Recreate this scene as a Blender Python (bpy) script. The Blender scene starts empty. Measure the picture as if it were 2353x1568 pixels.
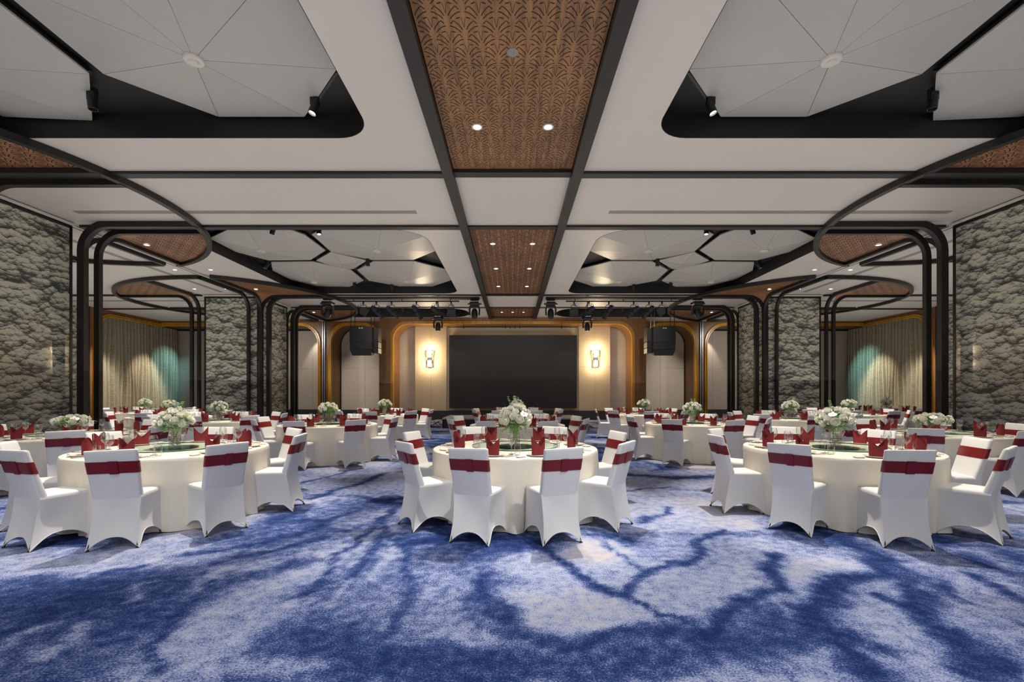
import bpy, bmesh, math, random
import numpy as np
from mathutils import Vector, Matrix
random.seed(7); np.random.seed(7)
SC = bpy.context.scene
COL = SC.collection
PI = math.pi
sin, cos = math.sin, math.cos

# ---------------------------------------------------------------- camera, world, exposure
F, VX, VY, H = 1046.0, 1178.0, 903.0, 1.42       # focal length in px, vanishing point, eye height
CZ = 3.72                                        # ceiling height above the eye
ZC = H + CZ
cam = bpy.data.cameras.new('camera'); cam_o = bpy.data.objects.new('camera', cam); COL.objects.link(cam_o)
cam.sensor_width = 36.0; cam.lens = F * 36.0 / 2353.0
cam.shift_x = -(VX - 1176.5) / 2353.0; cam.shift_y = (VY - 784.0) / 2353.0
cam.clip_start = 0.05; cam.clip_end = 200
cam_o.location = (0, 0, H); cam_o.rotation_euler = (PI / 2, 0, 0)
SC.camera = cam_o
SC.view_settings.view_transform = 'Standard'; SC.view_settings.look = 'None'
SC.view_settings.exposure = 0.0; SC.view_settings.gamma = 1.0; SC.view_settings.use_curve_mapping = False
w = bpy.data.worlds.new('world'); SC.world = w; w.use_nodes = True
w.node_tree.nodes['Background'].inputs[0].default_value = (1.0, 0.97, 0.94, 1)
w.node_tree.nodes['Background'].inputs[1].default_value = 0.28

def spot(x, y, z, tx, ty, tz, power, ang=60, blend=0.6, size=0.05, col=(1.0, 0.93, 0.84)):
    l = bpy.data.lights.new('spot_lamp', 'SPOT'); l.energy = power; l.spot_size = math.radians(ang)
    l.spot_blend = blend; l.shadow_soft_size = size; l.color = col
    o = bpy.data.objects.new('spot_lamp', l); COL.objects.link(o); o.location = (x, y, z)
    o.rotation_euler = (Vector((tx, ty, tz)) - Vector((x, y, z))).to_track_quat('-Z', 'Y').to_euler()
    return o
def area(x, y, z, tx, ty, tz, power, sx, sy, col=(1, .96, .9)):
    l = bpy.data.lights.new('fill_area', 'AREA'); l.energy = power; l.shape = 'RECTANGLE'; l.size = sx; l.size_y = sy; l.color = col
    o = bpy.data.objects.new('fill_area', l); COL.objects.link(o); o.location = (x, y, z)
    o.rotation_euler = (Vector((tx, ty, tz)) - Vector((x, y, z))).to_track_quat('-Z', 'Y').to_euler()
    return o
# added fill light for the unseen hall behind the camera
area(0, -3.0, 3.4, 0, 4.5, .4, 150, 18, 2.4, (.95, .97, 1.0))
# uplights added without fixtures, brightening the ceiling of the hall and both aisles
area(0, 8.5, 1.9, 0, 8.5, 9, 520, 18.5, 28, (1.0, .95, .89))
for s_ in (-1, 1): area(s_*14, 9.5, 1.9, s_*14, 9.5, 9, 290, 8.2, 26, (1.0, .95, .89))
# front floor washes from the near coffers
for x, y, tx, ty, p in [(-2.6, 1.6, -2.4, 3.4, 230), (2.4, 1.6, .9, 3.0, 520), (-6.0, 5.0, -5.3, 4.2, 230), (6.2, 5.0, 5.4, 4.2, 150), (0.5, 6.4, 0.5, 3.1, 300)]:
    spot(x, y, ZC - .05, tx, ty, 0, p, 62, .7, .05, (.95, .97, 1))

# ---------------------------------------------------------------- helpers
def P(px, py, z):
    """point of the horizontal plane z seen at a pixel of the 2353 x 1568 frame"""
    s = (py - VY) / (H - z)
    return ((px - VX) / s, F / s)
def srgb(r, g, b):
    f = lambda c: (c / 255 / 12.92) if c / 255 <= .04045 else ((c / 255 + .055) / 1.055) ** 2.4
    return (f(r), f(g), f(b), 1)

class MB:
    def __init__(s): s.v = []; s.f = []; s.mi = []; s.cur = 0
    def add(s, vs, fs):
        n = len(s.v); s.v += [tuple(v) for v in vs]; s.f += [tuple(i + n for i in f) for f in fs]; s.mi += [s.cur] * len(fs); return s
    def box(s, x0, x1, y0, y1, z0, z1):
        return s.add([(x0,y0,z0),(x1,y0,z0),(x1,y1,z0),(x0,y1,z0),(x0,y0,z1),(x1,y0,z1),(x1,y1,z1),(x0,y1,z1)],
                     [(0,3,2,1),(4,5,6,7),(0,1,5,4),(1,2,6,5),(2,3,7,6),(3,0,4,7)])
    def cbox(s, x, y, z, sx, sy, sz): return s.box(x-sx/2, x+sx/2, y-sy/2, y+sy/2, z-sz/2, z+sz/2)
    def prism(s, pts, z0, z1):
        n = len(pts)
        return s.add([(x, y, z0) for x, y in pts] + [(x, y, z1) for x, y in pts],
                     [tuple(range(n))[::-1], tuple(range(n, 2*n))] + [(i, (i+1) % n, n+(i+1) % n, n+i) for i in range(n)])
    def prismY(s, pts, y0, y1):   # pts in (x, z)
        n = len(pts)
        return s.add([(x, y0, z) for x, z in pts] + [(x, y1, z) for x, z in pts],
                     [tuple(range(n)), tuple(range(n, 2*n))[::-1]] + [(i, n+i, n+(i+1) % n, (i+1) % n) for i in range(n)])
    def sweep(s, path, N, wn, wt, closed=False):
        """rectangular bar along a path lying in the plane with normal N; wn across it, wt within it"""
        N = Vector(N).normalized(); path = [Vector(p) for p in path]; n = len(path); rings = []
        for i, p in enumerate(path):
            if closed: a, b = path[i-1], path[(i+1) % n]
            else: a, b = path[max(i-1, 0)], path[min(i+1, n-1)]
            T = (b - a).normalized(); B = T.cross(N).normalized()
            k = 1.0
            if 0 < i < n-1 or closed:
                t1 = (path[i] - path[i-1]).normalized(); k = 1 / max(.5, abs(t1.dot(T)))
            rings.append([p + N*(wn/2)*u + B*(wt/2)*k*v for u, v in ((-1,-1),(1,-1),(1,1),(-1,1))])
        vs = [v for r in rings for v in r]; fs = []
        for i in range(n if closed else n-1):
            j = (i+1) % n
            for k in range(4): fs.append((i*4+k, i*4+(k+1) % 4, j*4+(k+1) % 4, j*4+k))
        if not closed: fs += [(3,2,1,0), tuple((n-1)*4+k for k in range(4))]
        return s.add(vs, fs)
    def tube(s, path, r, n=8):
        path = [Vector(p) for p in path]; m = len(path); vs = []; fs = []
        rr = r if isinstance(r, (list, tuple)) else [r]*m
        for i, p in enumerate(path):
            T = (path[min(i+1, m-1)] - path[max(i-1, 0)]).normalized()
            A = T.orthogonal().normalized() if i == 0 else (A - T*A.dot(T)).normalized()
            B = T.cross(A)
            vs += [p + (A*cos(2*PI*k/n) + B*sin(2*PI*k/n))*rr[i] for k in range(n)]
        for i in range(m-1):
            for k in range(n): fs.append((i*n+k, i*n+(k+1) % n, (i+1)*n+(k+1) % n, (i+1)*n+k))
        fs += [tuple(range(n))[::-1], tuple((m-1)*n+k for k in range(n))]
        return s.add(vs, fs)
    def lathe(s, prof, n=16, c=(0, 0, 0), caps=True):
        vs = []; fs = []
        for r, z in prof: vs += [(c[0]+r*cos(2*PI*k/n), c[1]+r*sin(2*PI*k/n), c[2]+z) for k in range(n)]
        for i in range(len(prof)-1):
            for k in range(n): fs.append((i*n+k, i*n+(k+1) % n, (i+1)*n+(k+1) % n, (i+1)*n+k))
        if caps: fs += [tuple(range(n))[::-1], tuple((len(prof)-1)*n+k for k in range(n))]
        return s.add(vs, fs)
    def xf(s, M, start=0):
        M = M if isinstance(M, Matrix) else Matrix(M)
        s.v[start:] = [tuple(M @ Vector(v)) for v in s.v[start:]]; return s
    def mirror(s):
        s.v = [(-x, y, z) for x, y, z in s.v]; s.f = [f[::-1] for f in s.f]; return s
    def mesh(s, name, mats, smooth=False):
        me = bpy.data.meshes.new(name); me.from_pydata(s.v, [], s.f)
        for m in (mats if isinstance(mats, (list, tuple)) else [mats]): me.materials.append(m)
        if any(s.mi): me.polygons.foreach_set('material_index', s.mi)
        if smooth:
            me.polygons.foreach_set('use_smooth', [True]*len(s.f))
            if smooth != 'all': me.set_sharp_from_angle(angle=math.radians(smooth if smooth is not True else 40))
        me.update(); return me
    def build(s, name, mats, parent=None, smooth=False):
        return link(name, s.mesh(name, mats, smooth), parent)
def link(name, me, parent=None, loc=None, rz=None):
    o = bpy.data.objects.new(name, me); COL.objects.link(o)
    if parent is not None: o.parent = parent
    if loc is not None: o.location = loc
    if rz is not None: o.rotation_euler = (0, 0, rz)
    return o
def tag(o, label, cat, group=None):
    o['label'] = label; o['category'] = cat
    if group: o['group'] = group
    return o
def thing(name, label, cat, loc=(0, 0, 0), rz=0, group=None):
    o = bpy.data.objects.new(name, None); COL.objects.link(o); o.location = loc; o.rotation_euler = (0, 0, rz)
    o.empty_display_size = .1
    return tag(o, label, cat, group)
def struct(o): o['kind'] = 'structure'; return o
def stuff(o): o['kind'] = 'stuff'; return o
def empty_struct(name):
    o = bpy.data.objects.new(name, None); COL.objects.link(o); return struct(o)

# ---------------------------------------------------------------- materials
def mat(name, col, rough=.5, metal=0, spec=.5, **kw):
    m = bpy.data.materials.new(name); m.use_nodes = True
    b = m.node_tree.nodes['Principled BSDF']
    b.inputs['Base Color'].default_value = col if len(col) == 4 else (*col, 1)
    b.inputs['Roughness'].default_value = rough; b.inputs['Metallic'].default_value = metal
    b.inputs['Specular IOR Level'].default_value = spec
    for k, v in kw.items(): b.inputs[k.replace('_', ' ')].default_value = v
    return m
class NT:
    def __init__(s, m): s.m = m; s.t = m.node_tree; s.b = s.t.nodes['Principled BSDF']
    def n(s, typ, **kw):
        nd = s.t.nodes.new('ShaderNode' + typ)
        for k, v in kw.items():
            if k.startswith('i_'): nd.inputs[k[2:].replace('_', ' ')].default_value = v
            else: setattr(nd, k, v)
        return nd
    def l(s, a, b): s.t.links.new(a, b)
    def ramp(s, fac, stops, interp='LINEAR'):
        r = s.n('ValToRGB'); r.color_ramp.interpolation = interp
        e = r.color_ramp.elements
        while len(e) < len(stops): e.new(.5)
        for i, (p, c) in enumerate(stops): e[i].position = p; e[i].color = c
        s.l(fac, r.inputs[0]); return r.outputs[0]
    def math(s, op, a, b=None):
        nd = s.n('Math', operation=op)
        for i, v in enumerate((a, b)):
            if v is None: continue
            if isinstance(v, (int, float)): nd.inputs[i].default_value = v
            else: s.l(v, nd.inputs[i])
        return nd.outputs[0]
    def bump(s, h, strength=.2, dist=.01):
        b = s.n('Bump'); b.inputs['Strength'].default_value = strength; b.inputs['Distance'].default_value = dist
        s.l(h, b.inputs['Height']); s.l(b.outputs[0], s.b.inputs['Normal'])

def noisy(name, col, amt=.06, scale=3, rough=.6, bump=0, bscale=60, **kw):
    m = mat(name, col, rough, **kw); t = NT(m)
    tc = t.n('TexCoord'); nz = t.n('TexNoise', i_Scale=scale, i_Detail=4.0); t.l(tc.outputs['Object'], nz.inputs['Vector'])
    c = col[:3]; lo = tuple(x*(1-amt) for x in c) + (1,); hi = tuple(min(1, x*(1+amt)) for x in c) + (1,)
    t.l(t.ramp(nz.outputs[0], [(.3, lo), (.7, hi)]), t.b.inputs['Base Color'])
    if bump:
        n2 = t.n('TexNoise', i_Scale=bscale, i_Detail=2.0); t.l(tc.outputs['Object'], n2.inputs['Vector']); t.bump(n2.outputs[0], bump, .004)
    return m
def emit(name, col, strength):
    m = bpy.data.materials.new(name); m.use_nodes = True; nt = m.node_tree; nt.nodes.clear()
    e = nt.nodes.new('ShaderNodeEmission'); e.inputs[0].default_value = (*col, 1); e.inputs[1].default_value = strength
    o = nt.nodes.new('ShaderNodeOutputMaterial'); nt.links.new(e.outputs[0], o.inputs[0]); return m
def thin_glass(name, tint=(.97, .98, .98), lo=.04, hi=.75, blend=.25):
    m = bpy.data.materials.new(name); m.use_nodes = True; nt = m.node_tree; nt.nodes.clear()
    tr = nt.nodes.new('ShaderNodeBsdfTransparent'); tr.inputs[0].default_value = (*tint, 1)
    gl = nt.nodes.new('ShaderNodeBsdfGlossy'); gl.inputs['Roughness'].default_value = .03
    lw = nt.nodes.new('ShaderNodeLayerWeight'); lw.inputs[0].default_value = blend
    mr = nt.nodes.new('ShaderNodeMapRange'); mr.inputs['To Min'].default_value = lo; mr.inputs['To Max'].default_value = hi
    mx = nt.nodes.new('ShaderNodeMixShader'); o = nt.nodes.new('ShaderNodeOutputMaterial')
    nt.links.new(lw.outputs['Facing'], mr.inputs[0]); nt.links.new(mr.outputs[0], mx.inputs[0])
    nt.links.new(tr.outputs[0], mx.inputs[1]); nt.links.new(gl.outputs[0], mx.inputs[2]); nt.links.new(mx.outputs[0], o.inputs[0]); return m

M = {}
M['ceil'] = noisy('ceiling_paint', srgb(210, 203, 195), .02, .8, .45)
M['facet'] = noisy('facet_board', srgb(178, 176, 170), .02, 1.2, .35)
M['seam'] = mat('joint_beige', srgb(140, 124, 100), .7)
M['black'] = noisy('dark_bronze_metal', srgb(26, 22, 19), .15, 2, .45)
M['pit'] = noisy('matt_black_paint', srgb(20, 18, 17), .2, 3, .6)
M['frame'] = noisy('black_frame_metal', srgb(22, 20, 20), .1, 2, .3)
M['groove_shade'] = mat('groove_shade_brown', srgb(44, 24, 12), .8)  # shade of the carved relief put into a dark strip colour
M['white'] = noisy('spandex_white', srgb(232, 230, 226), .015, 5, .75, bump=.05, bscale=300, spec=.2)
M['cloth'] = noisy('cream_tablecloth', srgb(240, 233, 216), .02, 3, .7, bump=.06, bscale=300, spec=.2)
M['red'] = noisy('red_satin', srgb(120, 19, 25), .1, 8, .32, bump=.08, bscale=30)
M['redtab'] = noisy('plum_satin', srgb(122, 12, 38), .08, 8, .32)
M['napkin'] = noisy('red_napkin_cloth', srgb(128, 28, 34), .08, 20, .7, bump=.1, bscale=90)
M['china'] = mat('cream_china', srgb(245, 238, 222), .15)
M['steel'] = mat('polished_steel', (.7, .7, .7, 1), .15, 1)
M['silver'] = noisy('brushed_aluminium', srgb(175, 180, 190), .05, 5, .35, metal=.6)
M['glass'] = thin_glass('clear_glass', (.95, .96, .96), .09, .9, .3)
M['susan'] = thin_glass('green_glass_top', (.82, .91, .86), .06, .34, .3)
M['susan_edge'] = mat('green_glass_edge', srgb(30, 95, 70), .15)
M['darkgreen'] = mat('dark_turntable', srgb(18, 42, 34), .12)
M['rose'] = noisy('cream_petals', srgb(252, 250, 238), .04, 20, .6)
M['orchid'] = noisy('white_petals', srgb(250, 249, 246), .02, 20, .55)
M['yellow'] = mat('orchid_yellow', srgb(226, 180, 70), .6)
M['leaf'] = noisy('fresh_leaf', srgb(140, 182, 80), .35, 9, .6)
M['euca'] = noisy('grey_green_leaf', srgb(150, 176, 150), .2, 9, .6)
M['pebble'] = noisy('pebbles', srgb(140, 132, 112), .5, 60, .5)
M['lampon'] = emit('lamp_glow', (1, .95, .88), 14)
M['sconce'] = emit('sconce_glow', (1, .83, .58), 16)
M['plastic'] = noisy('black_plastic', srgb(24, 24, 26), .2, 10, .4)
M['blue'] = mat('blue_plug', srgb(35, 70, 190), .4)
M['lens'] = mat('dark_lens', srgb(30, 34, 46), .08)
M['screen'] = noisy('screen_black', srgb(34, 30, 28), .03, 30, .5)
M['grille'] = noisy('speaker_grille', srgb(16, 16, 17), .3, 80, .6)
M['stage'] = noisy('stage_carpet', srgb(170, 165, 158), .06, 20, .8)
M['skirt'] = noisy('stage_skirt', srgb(40, 40, 44), .1, 10, .8)
M['base'] = noisy('dark_baseboard', srgb(46, 45, 48), .06, 4, .55)
M['diffuser'] = noisy('diffuser_grey', srgb(142, 137, 128), .03, 8, .5)
M['white_text'] = mat('white_lettering', srgb(210, 210, 210), .5)
M['candle'] = emit('candle_glow', (1, .7, .35), 1.5)

def wood(name, dark, light, axis='Y', gloss=.4, scale=1.0):
    m = mat(name, dark, gloss); t = NT(m); tc = t.n('TexCoord'); mp = t.n('Mapping')
    sc = {'X': (1, 14, 14), 'Y': (14, 1, 14), 'Z': (14, 14, 1)}[axis]; mp.inputs['Scale'].default_value = tuple(x*scale for x in sc)
    t.l(tc.outputs['Object'], mp.inputs[0])
    n1 = t.n('TexNoise', i_Scale=1.6, i_Detail=6.0, i_Distortion=.6); t.l(mp.outputs[0], n1.inputs['Vector'])
    n2 = t.n('TexNoise', i_Scale=.9, i_Detail=2.0); t.l(tc.outputs['Object'], n2.inputs['Vector'])
    f = t.math('ADD', t.math('MULTIPLY', n1.outputs[0], .7), t.math('MULTIPLY', n2.outputs[0], .3))
    t.l(t.ramp(f, [(.35, dark), (.65, light)]), t.b.inputs['Base Color']); t.bump(n1.outputs[0], .06, .003); return m
M['carved'] = wood('carved_walnut', srgb(104, 70, 42), srgb(158, 114, 68), 'Y', .45)
M['carved2'] = wood('carved_walnut_red', srgb(122, 82, 52), srgb(170, 120, 80), 'Y', .5)
M['wood'] = wood('walnut_veneer', srgb(104, 70, 36), srgb(140, 96, 50), 'Z', .4)
M['gold'] = wood('golden_oak_trim', srgb(168, 114, 20), srgb(212, 152, 40), 'Z', .3, .4)

def fabric():
    m = mat('woven_fabric_panel', srgb(172, 160, 146), .9, spec=.1); t = NT(m); tc = t.n('TexCoord')
    n = t.n('TexNoise', i_Scale=90.0, i_Detail=2.0); t.l(tc.outputs['Object'], n.inputs['Vector'])
    t.l(t.ramp(n.outputs[0], [(.3, srgb(172, 160, 146)), (.7, srgb(206, 195, 182))]), t.b.inputs['Base Color']); t.bump(n.outputs[0], .2, .003); return m
M['fabric'] = fabric()
M['fabric2'] = noisy('beige_fabric', srgb(196, 178, 150), .08, 60, .9, spec=.1)

def curtain():
    m = mat('linen_curtain', srgb(150, 142, 122), .9, spec=.15); t = NT(m); tc = t.n('TexCoord'); mp = t.n('Mapping')
    mp.inputs['Scale'].default_value = (3, 3, 60); t.l(tc.outputs['Object'], mp.inputs[0])
    n = t.n('TexNoise', i_Scale=2.0, i_Detail=3.0); t.l(mp.outputs[0], n.inputs['Vector'])
    t.l(t.ramp(n.outputs[0], [(.3, srgb(140, 131, 110)), (.7, srgb(196, 186, 160))]), t.b.inputs['Base Color']); return m
M['curtain'] = curtain()

def wallpaper(name, size, cols):
    """printed bank of rounded treetops, each pale above and dark below"""
    m = mat(name, cols[1], .5); t = NT(m); tc = t.n('TexCoord'); prev = None
    wv = t.n('TexNoise', i_Scale=2.5/size*.4, i_Detail=3.0); t.l(tc.outputs['Object'], wv.inputs['Vector'])
    vm = t.n('VectorMath', operation='MULTIPLY_ADD'); vm.inputs[1].default_value = (.10*size,)*3
    t.l(wv.outputs['Color'], vm.inputs[0]); t.l(tc.outputs['Object'], vm.inputs[2])
    hs = []
    for k, (sx, sz, wt) in enumerate(((.85, 1.0, .42), (2.2, 2.7, .42), (6.5, 7.5, .26))):
        mp = t.n('Mapping'); mp.inputs['Scale'].default_value = (sx/size, sx/size, sz/size); t.l(vm.outputs[0], mp.inputs[0])
        vo = t.n('TexVoronoi', i_Scale=1.0, i_Randomness=.85); t.l(mp.outputs[0], vo.inputs['Vector'])
        d = t.n('VectorMath', operation='SUBTRACT'); t.l(mp.outputs[0], d.inputs[0]); t.l(vo.outputs['Position'], d.inputs[1])
        sp = t.n('SeparateXYZ'); t.l(d.outputs[0], sp.inputs[0])
        v = t.math('ADD', t.math('MULTIPLY', sp.outputs['Z'], 1.1), .42); v = t.math('SUBTRACT', v, t.math('MULTIPLY', t.math('POWER', vo.outputs['Distance'], 2.0), .75))
        hs.append(t.math('MULTIPLY', v, wt))
    f = t.math('ADD', t.math('ADD', hs[0], hs[1]), hs[2]); f = t.math('ADD', t.math('MULTIPLY', f, 1.45), .20)
    t.l(t.ramp(f, [(.12, cols[0]), (.42, cols[1]), (.85, cols[2])]), t.b.inputs['Base Color'])
    t.b.inputs['Coat Weight'].default_value = .8; t.b.inputs['Coat Roughness'].default_value = .06
    return m
M['paper'] = wallpaper('treetop_wallpaper', .30, (srgb(62, 66, 62), srgb(134, 136, 122), srgb(206, 204, 184)))

def carpet():
    m = mat('patterned_carpet', srgb(80, 100, 160), .95, spec=.08); t = NT(m)
    at = t.n('Attribute', attribute_name='tone'); tc = t.n('TexCoord')
    wn = t.n('TexNoise', i_Scale=95.0, i_Detail=1.0); t.l(tc.outputs['Object'], wn.inputs['Vector'])
    n2 = t.n('TexNoise', i_Scale=11.0, i_Detail=5.0, i_Roughness=.65); t.l(tc.outputs['Object'], n2.inputs['Vector'])
    v = t.math('ADD', at.outputs['Fac'], t.math('MULTIPLY', t.math('SUBTRACT', wn.outputs[0], .5), .75))
    v = t.math('ADD', v, t.math('MULTIPLY', t.math('SUBTRACT', n2.outputs[0], .5), .8))
    c = t.ramp(v, [(0.0, srgb(216, 202, 190)), (.16, srgb(200, 192, 192)), (.28, srgb(178, 184, 206)), (.46, srgb(138, 148, 186)), (.58, srgb(88, 103, 148)), (.72, srgb(50, 70, 122)), (.9, srgb(30, 46, 92))])
    t.l(c, t.b.inputs['Base Color']); t.bump(wn.outputs[0], .35, .006); return m
M['carpet'] = carpet()

# ---------------------------------------------------------------- floor with the carpet's woven drawing
def vnoise(x, y, seed):
    rs = np.random.RandomState(seed); g = rs.rand(256, 256)
    xi = np.floor(x).astype(int); yi = np.floor(y).astype(int); fx = x-xi; fy = y-yi
    fx = fx*fx*(3-2*fx); fy = fy*fy*(3-2*fy); a = lambda i, j: g[(xi+i) % 256, (yi+j) % 256]
    return (a(0,0)*(1-fx)+a(1,0)*fx)*(1-fy)+(a(0,1)*(1-fx)+a(1,1)*fx)*fy
def fbm(x, y, seed, o=4):
    s = 0; amp = .5; tot = 0
    for k in range(o): s = s+amp*vnoise(x*2**k, y*2**k, seed+k); tot += amp; amp *= .5
    return s/tot
xs = np.unique(np.concatenate([np.arange(-20, -6, .16), np.arange(-6, 6, .045), np.arange(6, 20.01, .16)]))
ys = np.unique(np.concatenate([np.arange(-3.2, 1.6, .3), np.arange(1.6, 8, .045), np.arange(8, 26.5, .13)]))
GX, GY = np.meshgrid(xs, ys)
wx = GX+.5*(fbm(GX*.8, GY*.8, 3)-.5)*1.6; wy = GY+.5*(fbm(GX*.8+7, GY*.8, 13)-.5)*1.6
tone = .50+.62*(fbm(wx*.9+3, wy*.9, 21, 5)-.5)*1.5
ridge = 1-np.abs(fbm(wx*.55, wy*.75+9, 40, 4)-.5)*14; tone += np.clip(ridge, 0, 1)*.32*(GY > 4.2)
tone -= .10*(GY > 4.6)
def seg_d(ax, ay, bx, by):
    dx, dy = bx-ax, by-ay; L = dx*dx+dy*dy+1e-9
    u = np.clip(((wx2-ax)*dx+(wy2-ay)*dy)/L, 0, 1); return np.hypot(wx2-ax-u*dx, wy2-ay-u*dy)
wx2 = GX+.16*(fbm(GX*3, GY*3, 60)-.5)*2; wy2 = GY+.16*(fbm(GX*3+5, GY*3, 70)-.5)*2
def stroke(pts, wd, val, k=.9):
    global tone
    ws = [P(px, py, 0) for px, py in pts]; d = np.full(GX.shape, 9.)
    for a, b in zip(ws, ws[1:]): d = np.minimum(d, seg_d(*a, *b))
    m = np.exp(-(d/wd)**2)*k; tone = tone*(1-m)+val*m
def blob(px, py, rx, ry, val, k=.85):
    global tone
    cx, cy = P(px, py, 0); d = np.hypot((wx2-cx)/rx, (wy2-cy)/ry); m = k/(1+np.exp((d-1)*7)); tone = tone*(1-m)+val*m
# broad fields
blob(330, 1400, 1.0, .75, .74); blob(120, 1360, .8, .4, .76); blob(700, 1500, .62, .34, .76); blob(1010, 1520, .6, .26, .78); blob(250, 1530, .9, .25, .62)
blob(1240, 1530, .75, .22, .76); blob(1500, 1490, .5, .25, .74); blob(1780, 1450, .55, .35, .78); blob(980, 1370, .32, .5, .46); blob(620, 1230, .5, .35, .66)
blob(1310, 1400, .56, .44, .26, .95); blob(1590, 1370, .42, .35, .33); blob(1363, 1265, .25, .35, .10, .9); blob(1250, 1300, .45, .3, .3); blob(1980, 1370, .3, .4, .4)
blob(2080, 1430, .3, .3, .36); blob(1950, 1520, .35, .12, .4); blob(1480, 1180, .8, .9, .36); blob(800, 1110, 1.2, .9, .40); blob(1600, 1260, .5, .4, .4); blob(2150, 1540, .5, .2, .4); blob(1500, 1100, 1.2, .8, .3)
# pale streaks
for p, wd, v in [([(900,1180),(852,1225),(752,1280),(577,1375),(451,1451),(351,1526)], .17, .26), ([(640,1400),(560,1450),(430,1530)], .16, .3),
                 ([(420,1270),(330,1290),(200,1312),(0,1322)], .07, .32), ([(600,1300),(520,1310),(470,1360)], .1, .3), ([(900,1255),(880,1300),(840,1340)], .06, .3),
                 ([(200,1440),(80,1530)], .05, .36), ([(120,1440),(0,1500)], .05, .38), ([(310,1340),(310,1370)], .05, .4), ([(805,1320),(740,1400)], .04, .34),
                 ([(1800,1380),(1850,1430)], .05, .36), ([(450,1540),(560,1545),(720,1550)], .08, .36)]: stroke(p, wd, v, .8)
# dark veins
for p, wd, v in [([(1205,1240),(1283,1280),(1328,1315),(1373,1348),(1439,1371),(1494,1396),(1549,1421)], .055, .88), ([(1364,1245),(1409,1275),(1474,1300)], .03, .7),
                 ([(1439,1361),(1494,1310),(1589,1300),(1614,1250),(1669,1220)], .05, .82), ([(1454,1205),(1534,1180),(1530,1165)], .05, .8),
                 ([(1775,1280),(1775,1315),(1795,1350),(1765,1376),(1664,1411),(1644,1450),(1600,1470)], .07, .86),
                 ([(1955,1250),(2020,1280),(2015,1315),(1925,1325),(1885,1370),(1875,1410),(1915,1450),(1955,1490),(2025,1551)], .11, .88),
                 ([(2045,1310),(2100,1335),(2120,1380),(2150,1430),(2200,1450),(2250,1500),(2285,1560)], .1, .86), ([(2215,1320),(2275,1350),(2353,1390)], .07, .84),
                 ([(2015,1365),(2075,1395),(2150,1410)], .06, .84), ([(1995,1470),(2065,1500)], .06, .8), ([(2180,1270),(2260,1300),(2353,1330)], .07, .8),
                 ([(1123,1325),(1118,1400),(1180,1446),(1323,1476),(1423,1471),(1524,1446),(1624,1451)], .085, .82), ([(2160,1345),(2200,1380)], .05, .8),
                 ([(501,1340),(450,1400),(416,1441),(351,1541)], .045, .8), ([(890,1180),(797,1250),(702,1350),(680,1380)], .04, .78), ([(920,1160),(877,1200),(830,1290),(782,1330)], .05, .8),
                 ([(928,1235),(953,1325),(928,1450)], .05, .76), ([(436,1275),(560,1255),(700,1225),(800,1180)], .07, .82), ([(480,1295),(620,1270),(740,1240)], .06, .78), ([(640,1305),(700,1290)], .1, .74),
                 ([(180,1345),(120,1420),(0,1470)], .06, .82), ([(330,1300),(180,1330),(60,1345)], .05, .74), ([(690,1150),(800,1120),(880,1090)], .08, .8), ([(700,1110),(820,1080)], .05, .76),
                 ([(1430,1090),(1560,1100),(1640,1095)], .16, .82), ([(1420,1130),(1540,1120)], .04, .74), ([(960,1140),(990,1170)], .1, .74)]: stroke(p, wd, v, .85)
tone = np.clip(tone+.02, .04, 1)
nx_, ny_ = len(xs), len(ys)
verts = np.stack([GX.ravel(), GY.ravel(), np.zeros(GX.size)], 1)
idx = np.arange(nx_*ny_).reshape(ny_, nx_)
quads = np.stack([idx[:-1, :-1], idx[:-1, 1:], idx[1:, 1:], idx[1:, :-1]], -1).reshape(-1, 4)
fm = bpy.data.meshes.new('floor'); fm.vertices.add(len(verts)); fm.vertices.foreach_set('co', verts.ravel())
fm.loops.add(quads.size); fm.loops.foreach_set('vertex_index', quads.ravel()); fm.polygons.add(len(quads))
fm.polygons.foreach_set('loop_start', np.arange(0, quads.size, 4)); fm.update(calc_edges=True)
fa = fm.attributes.new('tone', 'FLOAT', 'POINT'); fa.data.foreach_set('value', tone.ravel().astype(np.float32))
fm.materials.append(M['carpet']); struct(link('floor', fm))

# ---------------------------------------------------------------- ceiling slab with coffer openings
XC0, XC1 = -7.9, -2.03
COF = [(-.1, 6.65), (10.35, 17.04), (19.95, 22.38)]
def rrect(x0, x1, y0, y1, r00, r10, r11, r01, n=8):
    pts = []
    for cx, cy, r, a0 in ((x0, y0, r00, PI), (x1, y0, r10, 1.5*PI), (x1, y1, r11, 0), (x0, y1, r01, .5*PI)):
        sx = 1 if cx == x0 else -1; sy = 1 if cy == y0 else -1
        for k in range(n+1): a = a0+k/n*PI/2; pts.append((cx+sx*r+r*cos(a), cy+sy*r+r*sin(a)))
    return pts
def coffer_outline(i):
    y0, y1 = COF[i]
    return rrect(XC0, XC1, y0, y1, .3, .85 if i else .5, .5, .35) if i < 2 else rrect(XC0, XC1, y0, y1, .3, 1.1, 1.0, .3)
cu = bpy.data.curves.new('ceiling', 'CURVE'); cu.dimensions = '2D'; cu.fill_mode = 'BOTH'; cu.extrude = .03
def spl(pts):
    s = cu.splines.new('POLY'); s.points.add(len(pts)-1)
    for p, q in zip(s.points, pts): p.co = (q[0], q[1], 0, 1)
    s.use_cyclic_u = True
spl([(-19.2, -3.2), (19.2, -3.2), (19.2, 26.2), (-19.2, 26.2)])
for i in range(3):
    o = coffer_outline(i); spl(o); spl([(-x, y) for x, y in o][::-1])
spl([(-.99, 1.0), (.99, 1.0), (.99, 7.63), (-.99, 7.63)]); spl([(-.99, 10.24), (.99, 10.24), (.99, 17.2), (-.99, 17.2)]); spl([(-.99, 19.75), (.99, 19.75), (.99, 22.3), (-.99, 22.3)])
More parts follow.
